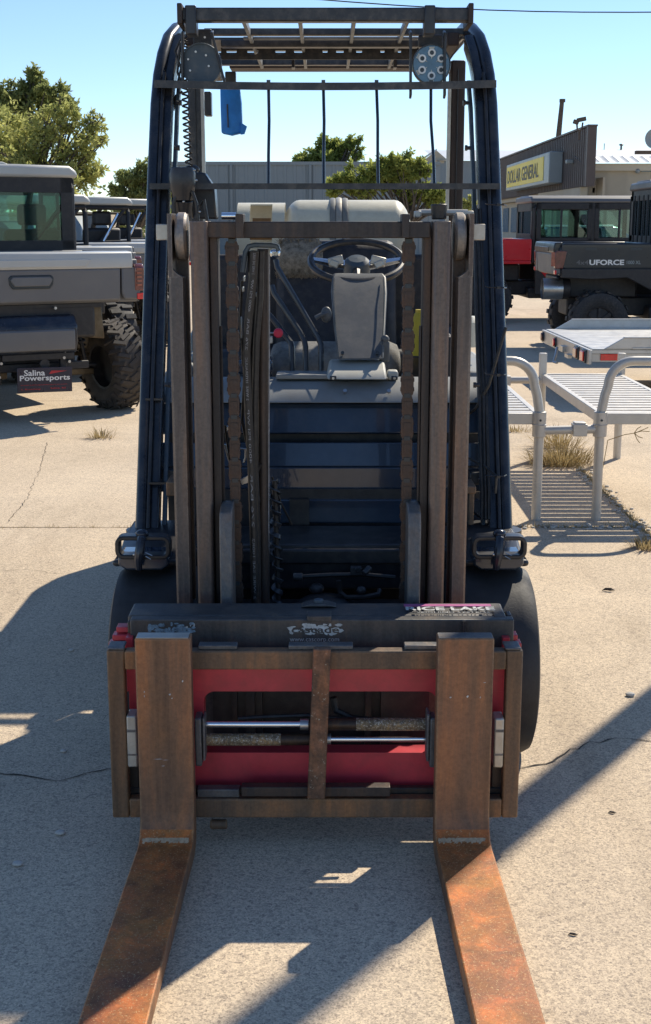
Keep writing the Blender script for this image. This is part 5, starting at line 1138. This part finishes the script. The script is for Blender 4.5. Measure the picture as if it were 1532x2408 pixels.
for k in range(260):
    c = Vector((1.55+rnd.gauss(0,.03), rnd.uniform(5.4,7.8), 0)) if k % 3 else Vector((rnd.uniform(.8,1.6), 6.21+rnd.gauss(0,.02), 0)); r = rnd.uniform(.003,.012); b.ell(c+Vector((0,0,r*.4)), (r*1.3, r, r*.7), 6, 4)
o = b.build('joint_rubble', M['stone']); o['label'] = 'crumbled concrete chips along the weedy slab joints at right'; o['category'] = 'gravel'; o['kind'] = 'stuff'
b = MB(); a = P(1432,1032,7.6)
w0 = G(1420,1038)
SO = P(1430,1035,7.0); b.tube([SO+Vector((0,0,0)), P(1470,1022,7.0), P(1495,1018,7.0), P(1525,1005,7.0)], .0022, 5)
for u, v in ((1508,1003),(1512,1030),(1505,1042),(1528,1015)): b.tube([P(1492,1018,7.0), P((1492+u)/2,(1018+v)/2+(3 if v > 1018 else -3),7.0), P(u,v,7.0)], .0022, 5)
b.tube([SO, Vector((SO.x-.04,7.0,.0))], .0022, 5)
o = b.build('grass_stem', M['drygrass'], off=SO); o.location = SO; o['label'] = 'forked dry grass stem rising into the shade under the right platform'; o['category'] = 'grass stem'

# ---- light pole standing just outside the frame (its long shadow crosses the right foreground) ----
PO = Vector((2.735, 6.28, 0))
po = thing('light_pole', 'grey steel light pole with added shading board beyond the right edge, throwing the diagonal shadow', 'pole', PO, org=PO)
b = MB(); b.cyl(PO, PO+Vector((0,0,9)), .085, .055, 20); b.build('pole_shaft', M['signgrey'], po, off=PO)
b = MB(); b.box(PO-Vector((.2,.2,0)), PO+Vector((.2,.2,.03))); b.build('base_plate', M['signgrey'], po, .004, off=PO)
b = MB(); b.box((1.46, PO.y-.03, 3.53), (2.38, PO.y+.03, 4.56)); sb = b.build('shade_board', M['signgrey'], po, .01, off=PO)  # unseen board, added only to shade the foreground around the left fork
b = MB(); b.box((2.35, PO.y-.008, 3.70), (PO.x, PO.y+.008, 3.716)); b.box((2.35, PO.y-.008, 3.84), (PO.x, PO.y+.008, 3.856)); split_build(b, 'shade_board_bracket', M['signgrey'], po, PO)
b = MB(); b.tube([PO+Vector((0,0,8.9)), PO+Vector((.9,.3,9.1))], .03, 8); b.box(PO+Vector((.8,.15,9.05)), PO+Vector((1.4,.45,9.17))); b.build('lamp_arm', M['signgrey'], po, off=PO)

# =====================================================================
# BUILDINGS
# =====================================================================
def ribbed(name, x0, x1, y, z0, z1, pitch, mat, par, off, axis='x', dep=.03):
    b = MB(); n = max(1, int((x1-x0)/pitch)); pr = []
    for k in range(n):
        a = x0+k*pitch; pr += [(a, 0), (a+pitch*.6, 0), (a+pitch*.7, -dep), (a+pitch*.9, -dep)]
    pr.append((x1, 0)); m = len(pr); vs_ = []
    for z in (z0, z1):
        for a, d in pr: vs_.append((a, y+d, z) if axis == 'x' else (y+d, a, z))
    return b.add(vs_, [(i, i+1, m+i+1, m+i) for i in range(m-1)]).build(name, M[mat], par, off=off)
# grey warehouse behind the forklift
yW = 58.0; WO = Vector((X(640,yW,2), yW, 0)); wh = thing('grey_warehouse', 'long low grey metal warehouse behind the forklift', 'building', WO, org=WO)
zt = Zv(388, yW); x0 = X(380,yW,3); x1 = X(1035,yW,3)
ribbed('wall', x0, x1, yW, 0, zt, .42, 'greywall', wh, WO); b = MB(); b.box((x0,yW-.08,zt),(x1,yW+12,zt+.14)); b.build('roof_edge', M['greywall'], wh, off=WO)
b = MB(); b.box((x0,yW+.02,0),(x1,yW+12,zt)); b.build('building_core', M['greywall'], wh, off=WO)
for u in (545, 730): b = MB(); b.box((X(u,yW,3)-.05,yW-.12,0),(X(u,yW,3)+.05,yW-.03,zt)); b.build('downspout', M['greywall'], wh, off=WO)
# gabled hall to its right
yH = 108.0; HO = Vector((X(1080,yH,2), yH, 0)); hl = thing('gabled_hall', 'grey metal hall with low white gabled roof right of the grey warehouse', 'building', HO, org=HO)
xa, xb = X(985,yH,3), X(1290,yH,3); ze = Zv(378,yH); zr = Zv(354,yH)
ribbed('wall', X(985,yH,3), xb, yH, 0, ze, .55, 'greywall', hl, HO)
b = MB(); xp = X(1025,yH,3); b.add([(xa,yH-.01,Zv(384,yH)),(X(1060,yH,3),yH-.01,Zv(384,yH)),(xp,yH-.01,zr)],[(0,1,2)]); b.build('gable_wall', M['tanwall'], hl, off=HO)
b = MB(); b.hexa([(xa-.3,yH-.3,ze-.3),(xp,yH-.3,zr-.02),(xp,yH-.2,zr-.02),(xa-.3,yH-.2,ze-.3),(xa-.3,yH-.3,ze-.1),(xp,yH-.3,zr+.14),(xp,yH-.2,zr+.14),(xa-.3,yH-.2,ze-.1)]); b.build('gable_trim', M['roofwhite'], hl, off=HO)
b = MB(); b.add([(xp,yH-.3,ze+.02),(xb,yH-.3,ze+.02),(xb,yH+14,Zv(353,yH+14)),(xp,yH+14,Zv(353,yH+14))],[(0,1,2,3)]); b.build('roof', M['roofwhite'], hl, off=HO)
b = MB(); b.box((xa,yH+.02,0),(xb,yH+14,ze)); b.build('building_core', M['greywall'], hl, off=HO)
# store with parapet and yellow sign
xS = 11.75; SO_ = Vector((xS, 60, 0)); st = thing('store_building', 'store with dark brown ribbed parapet carrying a yellow sign', 'building', SO_, org=SO_)
zT, zB = 5.72, 3.18
ribbed('parapet', 60.2, 100, xS, zB, zT, .5, 'brownwall', st, SO_, axis='y', dep=.06)
b = MB(); b.box((xS+.01,60,zB),(xS+.28,100,zT)); b.build('parapet_core', M['brownwall'], st, off=SO_)
b = MB(); b.box((xS-.10,59.85,zB-.02),(xS+.30,60.2,zT+.02)); b.box((xS-.12,59.8,zT+.021),(xS+.32,100,zT+.10)); b.build('parapet_trim', M['brownwall'], st, off=SO_)
b = MB(); b.box((xS+.8,60.5,0),(xS+.9,100,zB+.4)); b.box((xS+.3,62,zB-.25),(xS+.75,100,zB-.03)); b.build('wall', M['tanwall'], st, off=SO_)
for k in range(9): b = MB(); b.box((xS+.74,63+k*4,1.0),(xS+.79,65.6+k*4,2.6)); b.build('window', M['winblue'], st, off=SO_)
b = MB(); b.box((xS-.40,63.2,4.30),(xS-.06,63.5,4.48)); b.build('wall_lamp', M['signgrey'], st, .03, off=SO_)
GO = Vector((xS-.07, 74, 3.49)); sg = thing('store_sign', 'yellow sign with black store name in a grey cabinet on the brown parapet', 'sign', GO, org=GO)
b = MB(); b.box((xS-.75,66.0,3.49),(xS-.07,81.4,5.0)); b.build('sign_cabinet', M['signgrey'], sg, .04, off=GO)
b = MB(); b.box((xS-.775,67.6,3.67),(xS-.752,81.1,4.84)); sf = b.build('sign_face', M['signyellow'], sg, off=GO)
t = text_mb('DOLLAR GENERAL', 11.6, .76, bold=.015); t.xf(Matrix.Translation((xS-.79, 74.8, 4.25)) @ Matrix.Rotation(R(-90),4,'Z')); t.build('sign_lettering', M['signblack'], sg, off=GO)
# tan building on the right
yT2 = 62.0; TO2 = Vector((17, yT2, 0)); tb = thing('tan_building', 'tan metal building with pale corrugated eave at the right edge', 'building', TO2, org=TO2)
xa, xb = X(1363,yT2,3), X(1660,yT2,3); ze = Zv(385,yT2)
ribbed('wall', xa+.6, xb, yT2, 0, ze, .9, 'tanwall', tb, TO2, dep=.025); b = MB(); b.box((xa,yT2+.02,0),(xb,yT2+12,ze)); b.build('building_core', M['tanwall'], tb, off=TO2)
b = MB(); b.box((xa,yT2-.15,0),(xa+.35,yT2-.03,ze-.3)); b.box((xa,yT2-.25,ze-.32),(xb,yT2-.03,ze)); b.build('corner_trim', M['tantrim'], tb, off=TO2)
ev = MB(); pr = []; n = int((xb-xa)/.45)
vs_ = []
for k in range(n*4+1):
    x = xa-.1+(xb-xa+.1)*k/(n*4); dz = .04*(1 if k % 4 == 0 else 0); vs_ += [(x,yT2-.5,ze+.02+dz),(x,yT2+1.2,Zv(368,yT2+1.2)+dz)]
ev.add(vs_, [(2*i,2*i+2,2*i+3,2*i+1) for i in range(n*4)]); ev.build('corrugated_eave', M['roofwhite'], tb, off=TO2)
b = MB(); yR2 = yT2+6; b.add([(xa,yT2+1.2,Zv(368,yT2+1.2)-.02),(xb,yT2+1.2,Zv(368,yT2+1.2)-.02),(xb,yR2,Zv(352,yR2)),(xa,yR2,Zv(352,yR2))],[(0,1,2,3)]); b.build('upper_roof', M['roofwhite'], tb, off=TO2)
for u in (1520, 1550): 
    x = X(u,yT2,3); b = MB(); b.box((x-.30,yT2-.1,Zv(404,yT2)),(x+.30,yT2-.03,Zv(393,yT2))); b.build('window', M['winblue'], tb, off=TO2)
b = MB(); b.ell(P(1500,402,yT2-.2),(.12,.12,.12),8,6); b.build('wall_lamp', M['signgrey'], tb, off=TO2)
for u in (1396, 1421, 1461): b = MB(); y = yR2; q = P(u,354,y); b.cyl(q, q+Vector((0,0,.22 if u != 1421 else .35)), .05 if u != 1421 else .02, n=8); b.ell(q+Vector((0,0,.28)),(.12,.08,.06),8,5) if u != 1421 else None; b.build('roof_vent', M['grayplate'], tb, off=TO2)
# poles, floodlights, dish, wires
q0 = G(1310,700); yP = 96.0; OP = Vector((X(1312,yP,4), yP, 0)); up = thing('utility_pole', 'leaning bare wooden pole rising behind the store parapet', 'pole', OP, org=OP)
b = MB(); b.tube([OP, P(1314,320,yP), P(1322,240,yP)], [.22,.20,.16], 10); b.build('pole_shaft', M['wood'], up, off=OP); b = MB(); q = P(1323,237,yP); b.cyl(q-Vector((0,0,.1)), q+Vector((0,0,.12)), .22, n=10); b.build('pole_cap', M['wood'], up, off=OP)
yL = 60.1; FO2 = P(1363, 318, yL); fd = thing('floodlight', 'twin floodlight on a forked bracket at the corner of the brown parapet', 'floodlight', FO2, org=FO2)
b = MB(); b.tube([FO2-Vector((0,0,.2)), P(1363,306,yL)], .05, 6); b.tube([P(1357,290,yL),P(1358,303,yL),P(1363,307,yL),P(1369,303,yL),P(1371,288,yL)], .04, 6); b.build('bracket', M['wood'], fd, off=FO2)
for u, v, a in ((1355,287,.3),(1368,281,-.2)):
    c = P(u,v,yL); b = MB(); b.box(c-Vector((.12 if u < 1360 else .20,.1,.09)), c+Vector((.12 if u < 1360 else .20,.1,.09)), Matrix.Rotation(a,3,'Y'), c); b.build('lamp_head', M['wood'], fd, .02, off=FO2)
yD = 50; DO = P(1530,340,yD); dd = thing('satellite_dish', 'pale round dish at the right edge above the tan building roof', 'satellite dish', DO, org=DO)
b = MB(); c = P(1540,326,yD); b.lathe([(.001,.10),(.20,.07),(.36,-.02),(.37,-.03),(.35,-.03),(.001,.06)], c, (0,1,0), 24); b.build('dish', M['signgrey'], dd, off=DO)
b = MB(); b.cyl(c+Vector((0,.1,0)), Vector((c.x,yD+.1,3.0)), .04, n=8); b.box(P(1497,362,yD),P(1545,355,yD+.3)); b.build('mount_arm', M['wood'], dd, off=DO)
for (ua,va),(ub,vb),y in (((600,-14),(1700,27),80),):
    a, c = P(ua,va,y), P(ub,vb,y); b = MB(); b.tube([a.lerp(c,k/10)-Vector((0,0,.4*math.sin(math.pi*k/10))) for k in range(11)], .035, 5); o = b.build('overhead_wire', M['hose'], off=a); o.location = a; o['label'] = 'thin overhead wire crossing the sky above the guard'; o['category'] = 'wire'

# =====================================================================
# TREES
# =====================================================================
def tree(name, label, base, trunk_h, clumps, nleaf, ls, mat, seed, group=None, per=None):
    rnd = random.Random(seed); t = thing(name, label, 'tree', base, group=group)
    clumps = [(Vector(c_), r_) for c_, r_ in clumps]; extra = []
    for c_, r_ in clumps:
        for k_ in range(4): d_ = Vector((rnd.gauss(0,1),rnd.gauss(0,1),rnd.gauss(.3,.9))).normalized(); extra.append((c_+d_*r_*rnd.uniform(.75,1.15), r_*rnd.uniform(.22,.40)))
    clumps = [(c_, r_*.84) for c_, r_ in clumps]+extra
    b = MB(); top = Vector((0,0,trunk_h)); b.tube([(0,0,0),(.05,0,trunk_h*.5),top], [.22*trunk_h/3,.16*trunk_h/3,.12*trunk_h/3], 8)
    for c, r in clumps:
        c = Vector(c); m_ = top.lerp(c,.5)+Vector((rnd.uniform(-.3,.3),rnd.uniform(-.3,.3),-.2)); b.tube([top*.85, m_, c+Vector((0,0,r*.3))], [.09*trunk_h/3,.05*trunk_h/3,.012], 6)
        for k in range(5):
            d = Vector((rnd.gauss(0,1),rnd.gauss(0,1),rnd.gauss(.4,1))).normalized()*r*.95; b.tube([c, c+d*.6+Vector((0,0,.1*r)), c+d], [.02,.012,.005], 4)
    b.build('trunk', M['bark'], t)
    b = MB(); tot = sum(r**2.2 for _, r in clumps); V = []; Fc = []
    for c, r in clumps:
        c = Vector(c); n_ = int(nleaf*r**2.2/tot); sub = []
        for k in range(max(8, int(n_/30))):
            d = Vector((rnd.gauss(0,1),rnd.gauss(0,1),rnd.gauss(0,1))).normalized(); sub.append((c+d*r*(rnd.uniform(.35,1.0) if rnd.random() < .78 else rnd.uniform(1.0,1.38)), r*rnd.uniform(.07,.20)))
        for k in range(n_):
            s_, sr = sub[rnd.randrange(len(sub))]; p = s_+Vector((rnd.gauss(0,sr),rnd.gauss(0,sr),rnd.gauss(0,sr*.9)))
            a = Vector((rnd.gauss(0,1),rnd.gauss(0,1),rnd.gauss(0,1))).normalized(); q = a.cross(Vector((rnd.gauss(0,1),rnd.gauss(0,1),rnd.gauss(0,1)))).normalized(); L = ls*rnd.uniform(.6,1.4); W = L*.42
            i = len(V); V += [p, p+a*L*.5+q*W*.5, p+a*L, p+a*L*.5-q*W*.5]; Fc.append((i,i+1,i+2,i+3))
    b.v = V; b.f = Fc; me = b.mesh('crown'); me.materials.append(M[mat]); link('crown', me, t, kind='stuff' if False else 'part') if False else link('crown', me, t)
    return t
def clump(u, v, y, rpx, base, dy=0): p = P(u, v, y+dy); return (p-base, rpx*zc(y+dy, p.z)/F)
yA = 34.0; bA = Vector((X(70,yA,1), yA, 0))
tree('shade_tree', 'large pale green tree at the upper left, crown reaching above the parked vehicles', bA, 2.0,
  [clump(200,330,yA,55,bA),clump(170,400,yA,62,bA),clump(110,300,yA,58,bA),clump(60,370,yA,70,bA),clump(20,300,yA,55,bA,1),clump(220,410,yA,40,bA),clump(130,430,yA,55,bA,-1),clump(0,420,yA,60,bA,-1),clump(-50,330,yA,80,bA),clump(240,330,yA,16,bA),clump(150,280,yA,30,bA),clump(60,440,yA,50,bA,-1),clump(215,290,yA,26,bA)], 19000, .12, 'leafA', 11)
yA2 = 38.0; bA2 = Vector((X(60,yA2,1), yA2, 0))
tree('shade_tree', 'taller darker green tree behind the pale one at the upper left', bA2, 2.6,
  [clump(85,215,yA2,38,bA2),clump(130,235,yA2,36,bA2),clump(40,240,yA2,40,bA2),clump(165,255,yA2,22,bA2),clump(82,180,yA2,20,bA2),clump(0,250,yA2,40,bA2),clump(90,265,yA2,40,bA2),clump(150,210,yA2,14,bA2),clump(28,198,yA2,10,bA2),clump(-60,260,yA2,60,bA2)], 13000, .13, 'leafB', 12)
yB_ = 44.0; bB = Vector((X(330,yB_,1), yB_, 0))
tree('shade_tree', 'dark green tree between the left row of vehicles and the forklift guard leg', bB, 1.6,
  [clump(330,420,yB_,32,bB),clump(300,440,yB_,32,bB),clump(350,400,yB_,24,bB),clump(280,455,yB_,24,bB),clump(370,430,yB_,36,bB),clump(335,470,yB_,36,bB),clump(400,440,yB_,30,bB),clump(290,500,yB_,34,bB)], 11000, .13, 'leafB', 13)
yC_ = 66.0; bC = Vector((X(775,yC_,1), yC_, 0))
tree('shade_tree', 'airy light green tree showing above the grey warehouse roof', bC, 3.2,
  [clump(745,365,yC_,22,bC),clump(775,345,yC_,22,bC),clump(805,350,yC_,18,bC),clump(825,338,yC_,14,bC),clump(838,365,yC_,14,bC),clump(712,375,yC_,14,bC),clump(845,328,yC_,7,bC),clump(700,372,yC_,7,bC),clump(775,380,yC_,34,bC),clump(760,330,yC_,12,bC),clump(848,350,yC_,6,bC)], 5200, .24, 'leafC', 14)
yE = 46.0; bE = Vector((X(965,yE,1), yE, 0))
tree('shade_tree', 'spreading green tree in front of the warehouse beside the right rear post', bE, 1.7,
  [clump(880,410,yE,34,bE),clump(930,400,yE,32,bE),clump(960,395,yE,30,bE),clump(985,400,yE,26,bE),clump(820,425,yE,30,bE),clump(790,435,yE,20,bE),clump(950,380,yE,14,bE),clump(900,388,yE,16,bE),clump(860,440,yE,30,bE),clump(1000,455,yE,26,bE),clump(1035,460,yE,22,bE),clump(960,460,yE,20,bE),clump(920,430,yE,26,bE),clump(1020,470,yE,20,bE),clump(780,455,yE,16,bE)], 13000, .16, 'leafC', 15)
yG_ = 50.0; bG = Vector((X(1108,yG_,1), yG_, 0))
tree('shrub', 'small brownish shrub between the right rear post and guard leg', bG, .8, [clump(1095,490,yG_,16,bG),clump(1110,475,yG_,12,bG),clump(1085,510,yG_,16,bG)], 1600, .14, 'leafA', 16)
# far hedge line closing the view under the trees
rnd = random.Random(21); b = MB(); V = []; Fc = []
for k in range(16000):
    x = rnd.uniform(-24, -5.2); y = 47+rnd.gauss(0,.9); z = abs(rnd.gauss(0,1.0))*.95+.1
    a = Vector((rnd.gauss(0,1),rnd.gauss(0,1),rnd.gauss(0,1))).normalized(); q = a.cross(Vector((rnd.gauss(0,1),rnd.gauss(0,1),1))).normalized(); p = Vector((x,y,z)); i = len(V); V += [p,p+a*.1+q*.06,p+a*.2,p+a*.1-q*.06]; Fc.append((i,i+1,i+2,i+3))
b.v = V; b.f = Fc; me = b.mesh('hedge'); me.materials.append(M['leafB']); o = link('hedge', me); o['kind'] = 'stuff'; o['label'] = 'dark hedge line beyond the parked vehicles on the left'; o['category'] = 'hedge'
# parked cars beyond
def car(label, loc, rz, mat, van=False):
    t = thing('parked_car', label, 'car', loc, rz, 'cars parked beyond the utility vehicles')
    hb = .85; ht = 1.45 if not van else 1.9
    b = MB(); b.prism([(-2.1,.35),(2.1,.35),(2.15,.70),(1.95,.88),(1.0,.95),(-1.9,.98),(-2.15,.75)], 'y', -hb, hb); b.build('body', M[mat], t, .05)
    b = MB(); b.prism([(-1.75,.96),(1.05,.94),(.35,ht-.04),(-.2,ht),(-1.2,ht-.02)] if not van else [(-2.0,.96),(1.4,.94),(1.0,ht-.04),(-1.9,ht)], 'y', -.68, .68); b.build('cabin', M['winblue'], t, .06)
    b = MB(); b.box((-1.2 if not van else -1.9,-.66,ht-.03),(.25 if not van else .95,.66,ht+.012)); b.build('roof', M[mat], t, .03)
    for x in (-1.35, 1.35):
        for s in (-1, 1): b = MB(); b.lathe([(.001,.06),(.2,.08),(.32,.08),(.33,-.08),(.2,-.08)], (x,s*.80,.33), (0,s,0), 24); b.build('wheel', M['utvtyreclean'], t)
    return t
car('white parked car glimpsed through the vehicle windows at far left', Vector((-5.4, 27.0, 0)), R(8), 'white')
car('pale parked car half hidden behind the third left utility vehicle', Vector((-9.9, 28.5, 0)), R(4), 'alubench')
car('white parked car seen through the crew cab windows on the right', Vector((6.1, 30.0, 0)), R(3), 'white')
car('white parked van seen through the rear window of the black vehicle', Vector((10.8, 31.0, 0)), R(0), 'white', True)
